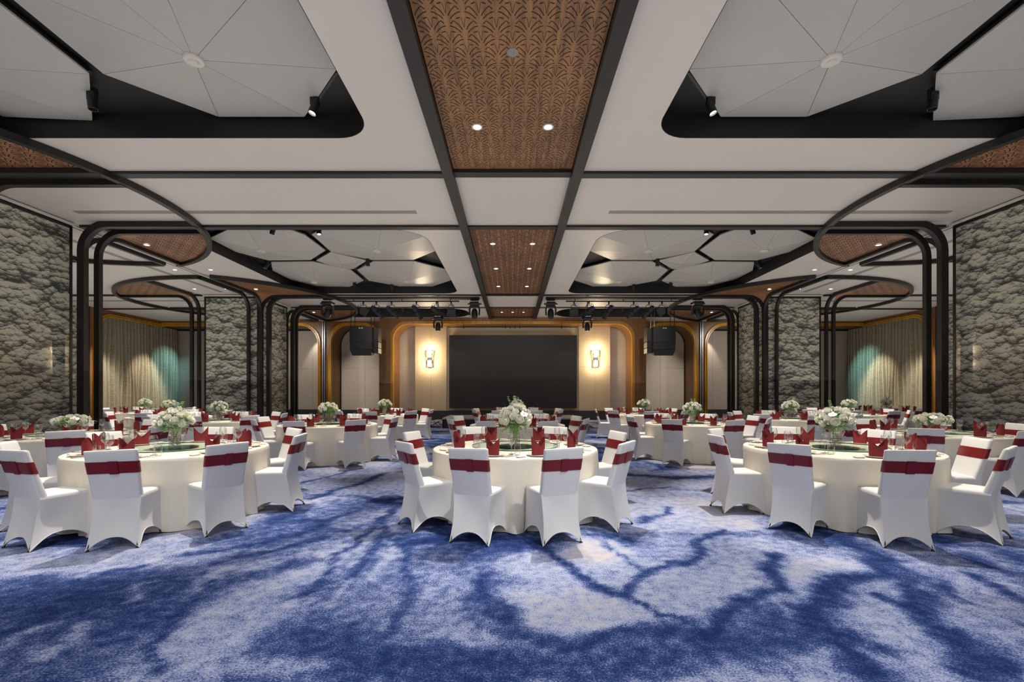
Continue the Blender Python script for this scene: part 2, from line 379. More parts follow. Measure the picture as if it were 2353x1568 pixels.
co = bpy.data.objects.new('tmp', cu); COL.objects.link(co)
bpy.context.view_layer.update()
cm = bpy.data.meshes.new_from_object(co.evaluated_get(bpy.context.evaluated_depsgraph_get()))
bpy.data.objects.remove(co); cm.name = 'ceiling'; cm.materials.clear(); cm.materials.append(M['ceil'])
CEIL = struct(link('ceiling', cm, loc=(0, 0, ZC+.03)))
CEIL_Z = ZC+.03
def cpart(mb, name, m, smooth=False):      # a part of the ceiling, given in world coordinates
    o = mb.build(name, m, CEIL, smooth); o.location = (0, 0, -CEIL_Z); return o
for sgn in (-1, 1):
    for i in range(3):
        cx_, cy_ = (XC0+XC1)/2, sum(COF[i])/2; o = [((cx_+(x-cx_)*.998)*(-sgn), cy_+(y-cy_)*.998) for x, y in coffer_outline(i)]; n = len(o); zt = ZC+.36
        mb = MB(); mb.add([(x, y, ZC-.002) for x, y in o]+[(x, y, zt) for x, y in o], [(k, (k+1) % n, n+(k+1) % n, n+k) for k in range(n)]+[tuple(range(n, 2*n))])
        cpart(mb, 'coffer_recess', M['pit'])
# faceted boards hanging in the coffers (measured in the second left coffer, repeated 10.45 m nearer)
CR = 3.97
PAN = [([(716,539.5),(760.7,579),(855,598.2),(950.8,597.7),(1001.8,576.5),(1008,533),(880,506),(778,508)], (866, 577)),
       ([(748,576),(714,598),(617,599),(510,580),(470,548),(560,512),(658,525),(700,540)], (600, 577)),
       ([(604,622),(623,603),(718.6,602),(806,620.4),(836,645.4),(803,660),(727.5,658.7),(646,644)], (722, 649)),
       ([(820.7,621),(857.7,601.3),(951.5,600.8),(1024.7,619.4),(1037.5,644),(994,658.7),(917.6,658.7),(847.4,645.4)], (934, 648)),
       ([(760.7,579.6),(843.6,599.5),(811.7,618.6),(787.5,619),(726.3,599.5)], (783, 612))]
def fan_axis(): pass
for sgn in (-1, 1):
    for dy in (0, -10.45):
        for k, (vp, cp) in enumerate(PAN):
            vs = []
            for q in vp:
                x, y = P(q[0], q[1], H+CR); x = max(x, -7.8); vs.append((x*(-sgn), max(y, 10.42)+dy))
            c = P(cp[0], cp[1], H+3.82); c = (c[0]*(-sgn), max(c[1], 10.9)+dy)
            if k == 4: c = (sum(v[0] for v in vs)/5, sum(v[1] for v in vs)/5)
            zr, za = H+CR, H+(3.82 if k != 4 else 3.92)
            hp = bpy.data.objects.new('faceted_board', None); COL.objects.link(hp); hp.parent = CEIL; hp.location = (0, 0, -CEIL_Z)
            n = len(vs)
            for i in range(n):
                a, b = vs[i], vs[(i+1) % n]; g = .006
                ctr = ((a[0]+b[0]+c[0])/3, (a[1]+b[1]+c[1])/3)
                tri = []
                for (x, y), z in ((a, zr), (b, zr), (c, za)):
                    dx, dy_ = ctr[0]-x, ctr[1]-y; L = math.hypot(dx, dy_); tri.append((x+dx/L*g, y+dy_/L*g, z))
                mb = MB(); mb.add(tri+[(x, y, z+.025) for x, y, z in tri], [(2,1,0),(3,4,5),(0,1,4,3),(1,2,5,4),(2,0,3,5)])
                mb.build('facet', M['facet'], hp)
            mb = MB(); mb.add([(x, y, zr+.02) for x, y in vs]+[(c[0], c[1], za+.02)], [(i, (i+1) % n, n) for i in range(n)]); mb.build('backing', M['seam'], hp)
            mb = MB(); mb.prism([(x, y) for x, y in vs], zr+.028, zr+.06); mb.build('carrier', M['pit'], hp)
            if k != 4:
                mb = MB(); mb.lathe([(.001, -.05), (.045, -.05), (.05, -.035), (.10, -.035), (.11, -.02), (.11, 0)], 28, (c[0], c[1], za+.012), caps=False); mb.build('round_cap', M['ceil'], hp, 30)

# beams and dark strips
def bar(x0, x1, y0, y1, d=.07, up=.05): cpart(MB().box(x0, x1, y0, y1, ZC-d, ZC+up), 'ceiling_beam', M['black'])
for s in (-1, 1):
    a, b = sorted((s*.99, s*1.165)); bar(a, b, -3, 22.3, .10, .06)
    for y0, y1, d in ((7.63, 7.79, .05), (10.08, 10.26, .05), (17.2, 17.33, .04), (19.72, 19.82, .04)):
        a, b = sorted((s*1.165, s*9.6)); bar(a, b, y0, y1, d)
    # lighting slot
    a, b = sorted((s*1.3, s*7.2)); cpart(MB().box(a, b, 17.62, 18.05, ZC-.03, ZC+.001), 'lighting_slot', M['pit'])
    for y in (9.37,):
        a, b = sorted((s*1.98, s*9.0)); cpart(MB().box(a, b, y-.07, y+.07, ZC-.006, ZC), 'air_diffuser', M['diffuser'])
    for x in (10.75,):
        cpart(MB().box(s*x-.08, s*x+.08, 11.0, 16.8, ZC-.006, ZC), 'air_diffuser', M['diffuser']); cpart(MB().box(s*x-.08, s*x+.08, 6, 10.0, ZC-.006, ZC), 'air_diffuser', M['diffuser'])
    cpart(MB().box(*sorted((s*9.9, s*18)), 18.3, 18.5, ZC-.006, ZC), 'air_diffuser', M['diffuser'])
    for y0, y1 in ((7.6, 7.78), (10.1, 10.26), (17.2, 17.34), (20.0, 20.12)):
        a, b = sorted((s*11.8, s*18.3)); bar(a, b, y0, y1, .05)
    # partition track
    cpart(MB().box(s*9.74-.09, s*9.74+.09, 10.0, 17.2, ZC-.03, ZC), 'partition_track', M['ceil'])
    for e in (-.07, .07): cpart(MB().box(s*9.74+e-.012, s*9.74+e+.012, 10.0, 17.2, ZC-.035, ZC), 'track_rail', M['black'])
for y0, y1 in ((7.6, 7.78), (10.1, 10.26), (17.18, 17.32), (19.72, 19.82), (22.25, 22.4)): bar(-.99, .99, y0, y1, .04)

# carved timber panels
FAN = [([(0, 0), (-.022, .12)], .003), ([(-.072, .108), (-.03, .124)], .008), ([(-.132, .046), (-.1, .082), (-.068, .05), (-.038, .008), (-.02, -.03)], .007), ([(-.145, .018), (-.11, .006), (-.07, -.025), (-.036, -.066)], .007)]
def carve(mb, inside, x0, x1, y0, y1, zf, px=.33, py=.174, up=-1, ox=0, kw=1.15):  # lays flat dark strips that imitate the shade in carved lines
    j = 0; y = y0
    while y < y1+.1:
        x = x0-(px/2 if j % 2 else 0)+ox
        while x < x1+.1:
            for m in (1, -1):
                for pts, wd in FAN:
                    q = [(x+m*a, y+up*b) for a, b in pts]
                    if not all(inside(*t) for t in q): continue
                    vs = []; n = len(q)
                    for i, (a, b) in enumerate(q):
                        p0 = q[max(i-1, 0)]; p1 = q[min(i+1, n-1)]; dx, dy = p1[0]-p0[0], p1[1]-p0[1]; L = math.hypot(dx, dy)
                        nx, ny = -dy/L*wd*kw/2, dx/L*wd*kw/2; z = zf(a, b)-.0025
                        vs += [(a+nx, b+ny, z), (a-nx, b-ny, z)]
                    mb.add(vs, [(2*i, 2*i+1, 2*i+3, 2*i+2) for i in range(n-1)])
            x += px
        y += py; j += 1
for y0, y1 in ((1.0, 7.6), (10.26, 17.18), (19.82, 22.25)):
    yy = y0
    while yy < y1-.2:      # boards about 2 m long with a fine joint between
        ye = min(yy+2.1, y1); cpart(MB().box(-.985, .985, yy+.002, ye-.002, ZC+.02, ZC+.05), 'carved_panel', M['carved'] if y0 < 5 else M['carved2']); yy = ye
    mb = MB(); carve(mb, lambda x, y: abs(x) < .985 and y0 < y < y1, -.99, .99, y0, y1, lambda x, y: ZC+.02, kw=1.3 if y0 < 5 else 2.8)
    stuff(cpart(mb, 'carved_shade_strips', M['groove_shade']))

# ---------------------------------------------------------------- columns with wallpaper faces, arched steel frames and carved leaves
XF, XB = 9.62, 11.65
def arch_path(x, y, dx, dy, ztop, r, L, z0=0.0, n=9):
    """pole from the floor that bends through radius r and runs L along (dx, dy) under the ceiling"""
    p = [(x, y, z0), (x, y, ztop-r)]
    for k in range(1, n+1):
        a = k/n*PI/2; d = r*(1-cos(a)); p.append((x+dx*d, y+dy*d, ztop-r+r*sin(a)))
    p.append((x+dx*L, y+dy*L, ztop)); return p
def hall_arc(cy, u):         # point on the bulging hall-side arc, u in -1..1
    hl = 4.4; sag = 2.85; R = (hl*hl+sag*sag)/(2*sag); y = u*hl
    return (9.55-(math.sqrt(R*R-y*y)-(R-sag)), cy+y)
def aisle_arc(cy, a):        # a in 0..pi, half ellipse
    return (9.95+5.25*sin(a), cy-4.35*cos(a))
def leaf(side, cx, cy, dx, dy, bound, ztop, r, cmat):
    """quarter leaf of carved timber that funnels down to the pole at (cx, cy)"""
    n = 18; rs = [0, .06, .12, .2, .3, .42, .55, .62]
    fz = lambda d: ztop-(0 if d >= r else r-math.sqrt(max(0, r*r-(r-d)**2)))
    vs = []; fs = []; rays = []
    for i in range(n+1):
        a = i/n*PI/2; ux, uy = dx*cos(a), dy*sin(a); R = bound(cx, cy, ux, uy)
        ds = [q for q in rs if q < R]+[R*.5+.31, R]; ds = (rs+[(R+.62)/2, R]) if R > .7 else [R*k/9 for k in range(10)]
        rays.append([(cx+ux*d, cy+uy*d, fz(d)) for d in ds])
    m = len(rays[0])
    for ray in rays: vs += ray
    for i in range(n):
        for j in range(m-1):
            q = (i*m+j, (i+1)*m+j, (i+1)*m+j+1, i*m+j+1); fs.append(q)
    mb = MB(); mb.add([(side*x, y, z) for x, y, z in vs], fs); cpart(mb, 'carved_leaf', cmat, 60)
    pol = [(rays[i][-1][0], rays[i][-1][1]) for i in range(n+1)]+[(cx, cy)]
    def inside(x, y):
        x *= side; c = False; j = len(pol)-1
        if math.hypot(x-cx, y-cy) < r+.05: return False
        for i in range(len(pol)):
            xi, yi = pol[i]; xj, yj = pol[j]
            if (yi > y) != (yj > y) and x < (xj-xi)*(y-yi)/(yj-yi)+xi: c = not c
            j = i
        return c
    g = MB(); xsl = sorted((side*(cx-3.2), side*(cx+3.2)) if dx else (0, 0))
    carve(g, inside, min(xsl), max(xsl), cy-3.4, cy+3.4, lambda x, y: ztop, kw=2.0)
    if g.f: stuff(cpart(g, 'leaf_shade_strips', M['groove_shade']))
def ray_to(curve):
    def bound(cx, cy, ux, uy):
        best = 0.5
        for (x0, y0), (x1, y1) in zip(curve, curve[1:]):
            ex, ey = x1-x0, y1-y0; den = ux*ey-uy*ex
            if abs(den) < 1e-9: continue
            t = ((x0-cx)*ey-(y0-cy)*ex)/den; s = ((x0-cx)*uy-(y0-cy)*ux)/den
            if t > 0 and -.02 <= s <= 1.02: best = max(best, t)
        return best
    return bound
ZT = ZC-.06
for side, sn in ((-1, 'left'), (1, 'right')):
    for y0, y1, yc, wh, lab in ((7.7, 9.93, 8.6, 'near', 0), (17.22, 19.4, 18.75, 'far', 1)):
        col = thing('column', f'tall square pillar papered with grey-green treetops, {wh} {sn} one', 'column', (side*(XF+XB)/2, (y0+y1)/2, 0))
        hx, hy = (XB-XF)/2, (y1-y0)/2; zt = H+3.62
        MB().box(-hx+.06, hx-.06, -hy+.06, hy-.06, 0, ZC-.01).build('core', M['pit'], col)
        MB().box(-hx-.02, hx+.02, -hy-.02, hy+.02, zt+.02, ZC-.012).build('white_cornice', M['ceil'], col)
        MB().box(-hx-.05, hx+.05, -hy-.05, hy+.05, zt+.07, ZC-.08).build('cornice_step', M['ceil'], col)
        MB().box(-hx-.01, hx+.01, -hy-.01, hy+.01, 0, .13).build('plinth', M['frame'], col)
        for a, b, c, d in ((-hx, hx, -hy, -hy+.05), (-hx, hx, hy-.05, hy), (-hx, -hx+.05, -hy+.05, hy-.05), (hx-.05, hx, -hy+.05, hy-.05)):
            MB().box(a+(.04 if d-c < .1 else 0), b-(.04 if d-c < .1 else 0), c, d, .13, zt-.04).build('wallpaper_panel', M['paper'], col)
        for cx in (-1, 1):
            for cy in (-1, 1): MB().cbox(cx*(hx-.02), cy*(hy-.02), zt/2, .06, .06, zt).build('corner_post', M['frame'], col)
        for cy in (-1, 1): MB().cbox(0, cy*(hy-.005), zt-.02, 2*hx, .05, .05).build('top_rail', M['frame'], col)
        for cx in (-1, 1): MB().cbox(cx*(hx-.005), 0, zt-.02, .05, 2*hy, .05).build('top_rail', M['frame'], col)
        # steel frames
        fr = thing('arched_frame', f'black steel poles arching from floor into ceiling at {wh} {sn} pillar', 'arch')
        def mk(path, N, wn, wt, name='arch_bar'):
            mb = MB(); mb.sweep([(side*x, y, z) for x, y, z in path], N, wn, wt); mb.build(name, M['black'], fr, 35)
        r = .58; yA, yB = y1-.02, y1+.42
        nA, nB = y0+.02, y0-.42
        ya = [hall_arc(yc, u/24) for u in range(-24, 25)]
        def xat(y):
            return min(ya, key=lambda p: abs(p[1]-y))[0]
        nA, nB = (y0+.13, y0-.02) if wh == 'far' else (y0+.22, y0-.2)
        for (ya_, yb_, sg) in ((yA, yB, 1), (nA, nB, -1)):
            xa_, xb_, xc_ = (9.36, 9.42, 9.87) if sg > 0 else (9.29, 9.5, 9.93)
            mk(arch_path(xa_, ya_, -1, 0, ZT+.01, r, xa_-xat(ya_)), (0, 1, 0), .12, .15)
            mk(arch_path(xb_, yb_, -1, 0, ZT, r, xb_-xat(yb_)), (0, 1, 0), .10, .12)
            mk(arch_path(xb_, yb_, 0, sg, ZT, r, abs(yc+sg*4.38-yb_))[1:], (1, 0, 0), .10, .12)
            mk(arch_path(xc_, yb_+.08*sg, 0, sg, ZT, r, abs(yc+sg*4.3-yb_-.08*sg)), (1, 0, 0), .09, .11)
            mk(arch_path(11.95, ya_, 0, sg, ZT, r, abs(yc+sg*4.0-ya_)), (1, 0, 0), .09, .11)
            mk(arch_path(12.12, yb_, 1, 0, ZT, r, 2.8), (0, 1, 0), .09, .11)
            rb = ray_to(ya); leaf(side, xb_, yb_, -1, sg, rb, ZT+.03, r, M['carved2'])
            ra = ray_to([aisle_arc(yc, k/40*PI) for k in range(41)]); leaf(side, 12.05, yb_, 1, sg, ra, ZT+.03, r, M['carved2'])
        mk([(x, y, ZT) for x, y in ya], (0, 0, 1), .11, .11, 'hall_arc')
        mk([(*aisle_arc(yc, k/48*PI), ZT) for k in range(49)], (0, 0, 1), .11, .11, 'aisle_arc')
        # white soffits inside the arcs
# ---------------------------------------------------------------- end walls
YS, YE = 22.5, 23.7        # stage wall plane, side end wall plane
def arch_open(x0, x1, z1, r, n=10, left=True, right=True):
    p = [(x0, 0)]
    if left: p += [(x0+r-r*cos(k/n*PI/2), z1-r+r*sin(k/n*PI/2)) for k in range(n+1)]
    else: p += [(x0, z1)]
    if right: p += [(x1-r+r*sin(k/n*PI/2), z1-r+r*cos(k/n*PI/2)) for k in range(n+1)]
    else: p += [(x1, z1)]
    p += [(x1, 0)]; return p
def face_with_arch(mb, X0, X1, Z1, op, y0, y1):
    """wall face from X0 to X1 with an arched opening op, as a shallow solid"""
    m = len(op)//2
    L = [(X0, 0)]+op[:m]+[(op[m-1][0], Z1), (X0, Z1)]; R = [(X1, 0), (X1, Z1), (op[m-1][0], Z1)]+op[m-1:]
    mb.prismY(L[::-1], y0, y1); mb.prismY(R[::-1], y0, y1)
def trim(parent, op, y, wd=.13, dp=.1, name='gold_moulding'):
    for e, ww, dd in ((0, wd, dp*.6), (-.04, wd*.35, dp), (.045, wd*.3, dp*.85)):
        q = []
        cx = (op[0][0]+op[-1][0])/2
        for x, z in op: q.append((x+(e if x > cx else -e), y-.0, z+e if z > .1 else 0))
        mb = MB(); mb.sweep(q, (0, 1, 0), dd*2, ww); mb.build(name, M['gold'], parent, 30)
def fab(parent, x0, x1, z0, z1, y, nx, zs, m='fabric'):
    for i in range(nx):
        a, b = x0+(x1-x0)*i/nx, x0+(x1-x0)*(i+1)/nx
        zz = [z0]+zs+[z1]
        for c, d in zip(zz, zz[1:]): MB().box(a+.004, b-.004, y, y+.04, c+.004, d-.004).build('fabric_panel', M[m], parent)
wb = empty_struct('wall_back')
ops = arch_open(-5.95, 5.95, H+3.46, .78)
mb = MB(); face_with_arch(mb, -6.6, 6.6, ZC, ops, YS, YS+.12); mb.build('walnut_facing', M['wood'], wb)
for s in (-1, 1): MB().box(*sorted((s*6.6, s*6.5)), YS+.12, YE+1.6, 0, ZC).build('walnut_return', M['wood'], wb)
trim(wb, ops, YS)
# reveal of the stage opening
mb = MB(); n = len(ops); mb.add([(x, YS+.1, z) for x, z in ops]+[(x, 24.0, z) for x, z in ops], [(i, i+1, n+i+1, n+i) for i in range(n-1)]); mb.build('opening_reveal', M['wood'], wb, 40)
YB = 23.95
MB().box(-6.5, 6.5, YB+.05, YB+.1, 0, ZC).build('backing_board', M['fabric2'], wb)
for s in (-1, 1):
    a, b = sorted((s*5.98, s*5.1)); fab(wb, a, b, .48, H+3.5, YB, 1, [2.77])
    a, b = sorted((s*5.1, s*3.45)); fab(wb, a, b, .48, H+3.5, YB-.16, 2, [2.77], 'fabric2')
fab(wb, -3.45, 3.45, .48, H+3.5, YB-.10, 4, [2.77], 'fabric2')
MB().box(-6, 6, YB-.2, YB+.05, 0, .48).build('tall_baseboard', M['base'], wb)
for s in (-1, 1):
    op = arch_open(*sorted((s*9.5, s*6.86)), H+3.58, .95)
    mb = MB(); face_with_arch(mb, *sorted((s*9.72, s*6.6)), ZC, op, YE, YE+.1); mb.build('walnut_facing', M['wood'], wb)
    trim(wb, op, YE)
    n = len(op); mb = MB(); mb.add([(x, YE+.08, z) for x, z in op]+[(x, YE+1.45, z-.02) for x, z in op], [(i, i+1, n+i+1, n+i) for i in range(n-1)]); mb.build('niche_lining', M['wood'], wb, 40)
    mb = MB(); mb.sweep([(x, YE+1.40, z) for x, z in op], (0, 1, 0), .06, .10); mb.build('black_edge', M['frame'], wb, 40)
    fab(wb, *sorted((s*9.7, s*6.6)), .48, ZC, YE+1.44, 2, [2.77])
    MB().box(*sorted((s*9.6, s*6.7)), YE+1.3, YE+1.44, 0, .48).build('tall_baseboard', M['base'], wb)
    # partition channel
    pc = MB(); pc.box(*sorted((s*9.88, s*9.84)), YE-.08, YE, 0, ZC); pc.box(*sorted((s*9.78, s*9.74)), YE-.08, YE, 0, ZC); pc.build('partition_channel', M['silver'], wb)
    MB().box(*sorted((s*9.84, s*9.78)), YE-.03, YE, 0, ZC).build('channel_slot', M['frame'], wb)
    # wide aisle opening
    op2 = arch_open(*sorted((s*19.12, s*10.05)), H+3.56, 1.0, left=(s < 0 and False) or s > 0, right=(s < 0))
    mb = MB(); face_with_arch(mb, *sorted((s*19.2, s*9.88)), ZC, op2, YE, YE+.1); mb.build('walnut_facing', M['wood'], wb)
    trim(wb, op2, YE)
    mb = MB(); mb.box(*sorted((s*19.0, s*10.0)), YE+.1, YE+2.0, H+3.56, H+3.6); mb.build('walnut_soffit', M['wood'], wb)
    MB().box(*sorted((s*10.03, s*9.7)), YE+.1, YE+2.0, 0, H+3.6).build('walnut_return', M['wood'], wb)
    fab(wb, *sorted((s*18.9, s*10.0)), .48, H+3.56, YE+1.95, 7, [2.77])
    MB().box(*sorted((s*18.9, s*10.0)), YE+1.8, YE+1.95, 0, .48).build('tall_baseboard', M['base'], wb)
    MB().box(*sorted((s*18.9, s*10.0)), YE+1.9, YE+1.95, H+3.48, H+3.56).build('black_edge', M['frame'], wb)
    MB().box(*sorted((s*19.3, s*9.0)), YE+2.0, YE+2.05, 0, ZC).build('backing_board', M['fabric2'], wb)
    MB().lathe([(.001, -.01), (.12, -.01), (.13, 0)], 20, (s*12.4, YE+1.1, H+3.56), caps=False).build('round_grille', M['frame'], wb)
    # side wall
    wl = empty_struct('wall_left' if s < 0 else 'wall_right')
    MB().box(*sorted((s*18.3, s*19.2)), -3.2, 19.3, 0, ZC).build('papered_face', M['paper'], wl)
    MB().box(*sorted((s*18.2, s*19.2)), 19.3, 19.6, 0, ZC).build('black_jamb', M['frame'], wl)
    MB().box(*sorted((s*19.1, s*19.3)), 19.0, 26, 0, ZC).build('backing_board', M['fabric2'], wl)
    opw = arch_open(19.85, 26.5, H+3.5, .9, right=False)      # in (y, z)
    m_ = len(opw)//2
    L = [(19.6, 0)]+opw[:11]+[(YE, H+3.5), (YE, ZC), (19.6, ZC)]
    mb = MB(); mb.prismY([(a, b) for a, b in L][::-1], 0, .1); mb.v = [(s*18.25+s*y, x, z) for x, y, z in mb.v]
    mb.build('walnut_facing', M['wood'], wl)
    pth = [(s*18.25, a, b) for a, b in opw[:11]]+[(s*18.25, YE, H+3.5)]
    for e, wd, dp in ((0, .13, .12), (-.04, .05, .2), (.045, .04, .17)):
        mb = MB(); mb.sweep([(x, y-e*(1 if z < H+2.5 else .5), z+(e if z > .1 else 0)) for x, y, z in pth], (1, 0, 0), dp, wd); mb.build('gold_moulding', M['gold'], wl, 30)

# curtains: one long pleated drop per side, hung in two leaves
for s, sn in ((-1, 'left'), (1, 'right')):
    for k, (ya, yb) in enumerate(((19.9, 22.75), (22.8, 25.6))):
        mb = MB(); nz = 14; ny = 260; vs = []; fs = []
        rnd = random.Random(5+k); ph = [rnd.uniform(0, 6) for _ in range(5)]
        for i in range(ny+1):
            y = ya+(yb-ya)*i/ny; u = y*1.0
            for j in range(nz+1):
                z = .03+(H+3.52-.03)*j/nz; w_ = .5+.5*(1-j/nz)
                d = .10*sin(2*PI*u/.21+ph[0]+.8*sin(u*2+ph[1]))+.03*sin(2*PI*u/.13+ph[2])*w_+.03*sin(u*3+z*.8+ph[3])
                vs.append((s*(18.86+d), y+.02*sin(z*2+u*5), z))
        for i in range(ny):
            for j in range(nz): a = i*(nz+1)+j; fs.append((a, a+nz+1, a+nz+2, a+1))
        mb.add(vs, fs); o = mb.build('curtain', M['curtain'], None, 'all')
        tag(o, f'floor-length linen curtain leaf on {sn} side, {"nearer the camera" if k == 0 else "deeper in the niche"}', 'curtain')
# ---------------------------------------------------------------- screen, stage, sconces
t = thing('led_screen', 'large dark switched-off screen on the stage wall', 'screen', (0, YB-.2, 0))
sx0, sx1 = -148/46.0, 150/46.0
sY = 1046/46.0*1.02
MB().box(-3.28, 3.32, -.22, .06, H-.8, H+2.98).build('bezel', M['frame'], t)
for i in range(6):
    for j in range(4):
        a, b = -3.27+6.58*i/6, -3.27+6.58*(i+1)/6; c, d = H-.79+3.76*j/4, H-.79+3.76*(j+1)/4
        MB().box(a+.001, b-.001, -.235, -.21, c+.001, d-.001).build('screen_tile', M['screen'], t)
for s, sn in ((-1, 'left'), (1, 'right')):
    x = s*4.33; zc = H+1.82
    sc = thing('wall_sconce', f'glowing two-tier wall sconce {sn} of the dark screen', 'lamp', (x, YB-.17, zc))
    MB().box(-.11, .11, -.03, .02, -.5, .45).build('backplate', M['steel'], sc)
    for z0, r in ((.22, .2), (-.30, .16)):
        mb = MB(); n = 12
        for k in range(n):
            a = PI+PI*k/(n-1); mb.cbox(r*cos(a), -.02+r*.7*sin(a), z0, .035, .035, .34)
        mb.build('glass_rods', M['glass'], sc)
        mb = MB(); n = 12
        for zz in (z0-.17, z0+.17): mb.tube([(r*cos(PI+PI*k/n), -.02+r*.7*sin(PI+PI*k/n), zz) for k in range(n+1)], .012, 6)
        mb.build('shade_ring', M['steel'], sc)
        MB().lathe([(.001, -.13), (.07, -.13), (.07, .13), (.001, .13)], 12, (0, -.08, z0), caps=False).build('bulb', M['sconce'], sc)
    for dz, p in ((.5, 75), (-.5, 62)):
        l = bpy.data.lights.new('sconce_light', 'POINT'); l.energy = p; l.color = (1, .80, .52); l.shadow_soft_size = .08
        o = bpy.data.objects.new('sconce_light', l); COL.objects.link(o); o.location = (x, YB-.42, zc+dz*.7)
st = thing('stage_platform', 'low portable stage with pale top before the dark screen', 'stage', (-.1, 19.2, 0))
for i in range(3): 
    a = -2.7+i*1.8; MB().box(a+.005, a+1.795, -1.1, 1.3, .36, .42).build('deck', M['stage'], st)
    MB().box(a+.005, a+1.795, -1.07, -1.04, 0, .36).build('skirt', M['skirt'], st)
for s in (-1, 1): MB().box(*sorted((s*2.66, s*2.69)), -1.07, 1.3, 0, .36).build('skirt', M['skirt'], st)
for s, sn in ((-1, 'left'), (1, 'right')):
    sp = thing('stage_steps', f'small folding step unit at the {sn} end of the stage', 'steps', (s*3.0-.1, 18.9, 0))
    for k, (xx, z) in enumerate(((.0, .28), (.28, .14))):
        MB().box(*sorted((s*xx-.14, s*xx+.14)), -.4, .4, z-.03, z).build('tread', M['stage'], sp)
    for yy in (-.36, .36):
        MB().tube([(s*-.1, yy, .25), (s*.4, yy, .012)], .012, 6).build('rail', M['frame'], sp); MB().tube([(s*.1, yy, .25), (s*-.1, yy, .012)], .012, 6).build('rail', M['frame'], sp)

# ---------------------------------------------------------------- downlights
DLm = [MB().lathe([(.001, -.004), (.045, -.004), (.05, -.008), (.065, -.006), (.068, 0)], 20, caps=False)]
def downlight(x, y, z, label, r=1.0, power=0, on=True, tgt=None, ang=70):
    t = thing('downlight', label, 'light', (x, y, z))
    MB().lathe([(.046*r, -.001), (.05*r, -.008), (.066*r, -.007), (.07*r, .004)], 20, caps=False).build('trim_ring', M['ceil'], t, True)
    MB().lathe([(.0005, -.003), (.045*r, -.003)], 20, caps=False).build('lens', M['lampon'] if on else M['lens'], t)
    if power: spot(x, y, z-.02, *(tgt or (x, y, 0)), power, ang, .7, .04)
CW = ZC+.02
for i, (y, nm) in enumerate(((6.4, 'nearest timber panel'), (11.42, 'second timber panel, near pair'), (13.7, 'second timber panel, middle pair'), (16.0, 'second timber panel, far pair'))):
    for s, sn in ((-1, 'left'), (1, 'right')): downlight(s*.5, y, CW, f'{sn} downlight in {nm} of the centre strip', 1.15, 90 if i else 0)
for x, nm in ((-.5, 'left'), (0, 'middle'), (.5, 'right')): downlight(x, 21.1, CW, f'{nm} downlight in the farthest timber panel')
for s, sn in ((-1, 'left'), (1, 'right')):
    downlight(s*.55, 18.5, ZC, f'small unlit downlight on {sn} of white strip before the screen', .8, 0, False)
    for px, py, nm, z in ((337, 563, 'in the large near carved leaf', ZT+.02), (402, 620, 'nearest the pillar on white ceiling', ZC), (484, 620, 'between the pillar track and the coffer', ZC), (447, 664, 'left of the carved leaf by far pillar', ZC), (520, 664, 'beside the far pillar partition line', ZC),
                      (588, 665, 'in the carved leaf over far pillar', ZT+.02), (721, 718, 'in the small rear carved leaf', ZT+.02), (388, 707, 'near the curtained niche', ZC)):
        x, y = P(px, py, z); downlight(-s*x, y, z-.002, f'{sn} side round downlight {nm}', 1.1)
pc = thing('ceiling_speaker', 'round grey flush cover in the nearest carved timber panel', 'speaker', (0, 5.0, CW))
MB().lathe([(.001, -.006), (.062, -.006), (.066, 0)], 24, caps=False).build('grille', M['diffuser'], pc)

# track spotlights in the coffer gaps
def track_spot(x, y, label, tgt, power, z=ZC+.12, s=1.0, ang=46):
    t = thing('track_spotlight', label, 'light', (x, y, z))
    d = (Vector(tgt)-Vector((x, y, z))).normalized(); q = d.to_track_quat('-Z', 'Y').to_matrix().to_4x4()
    mb = MB(); mb.cbox(0, 0, .10, .10*s, .07*s, .16*s); mb.build('driver_box', M['plastic'], t)
    MB().tube([(0, 0, .02), (0, 0, .2)], .01, 6).build('stem', M['plastic'], t)
    mb = MB(); mb.lathe([(.045*s, .08), (.055*s, .06), (.055*s, -.10), (.048*s, -.10), (.045*s, -.07), (.001, -.07)], 18, caps=False); mb.xf(q); mb.build('canister', M['plastic'], t, True)
    mb = MB(); mb.lathe([(.001, -.075), (.042*s, -.075)], 18, caps=False); mb.xf(q); mb.build('lens', M['lampon'] if power else M['lens'], t)
    if power:
        L = Vector((x, y, z))+d*.12; spot(*L, *tgt, power, ang, .45, .035)
tsp = [(723, 250, 'hanging at the near coffer corner', 1, (-4.0, 5.3)), (212, 238, 'in the near coffer gap', 0, (-5, 6)), (627, 531, 'just behind dark beam, outer one of two', 1, (-7.0, 11)), (733, 533, 'just behind dark beam, inner one of two', 1, (-4, 9.7)),
       (612, 612, 'at the outer corner of second coffer', 1, (-9.5, 12.9)), (845, 606, 'in the middle of the second coffer', 1, (-3.9, 13.9)), (815, 658, 'low at far edge of second coffer, outer', 0, (-4, 16)), (900, 662, 'low at far edge of second coffer, inner', 1, (-4, 18))]
for s, sn in ((-1, 'left'), (1, 'right')):
    for px, py, nm, on, (tx, ty) in tsp:
        x, y = P(px, py, H+CZ+.1); track_spot(-s*x, y, f'{sn} side black track spotlight {nm}', (-s*tx, ty, .7), (150 if y < 9 else 190) if on else 0)
    for px0, py0, px1, py1 in ((775, 165, 722, 240), (207, 160, 210, 238), (700, 528, 640, 520), (722, 540, 740, 528), (625, 602, 606, 615), (848, 600, 830, 612)):
        a = P(px0, py0, H+CZ+.28); b = P(px1, py1, H+CZ+.28); mb = MB(); mb.sweep([(-s*a[0], a[1], ZC+.28), (-s*b[0], b[1], ZC+.28)], (0, 0, 1), .03, .035); cpart(mb, 'light_track', M['frame'])
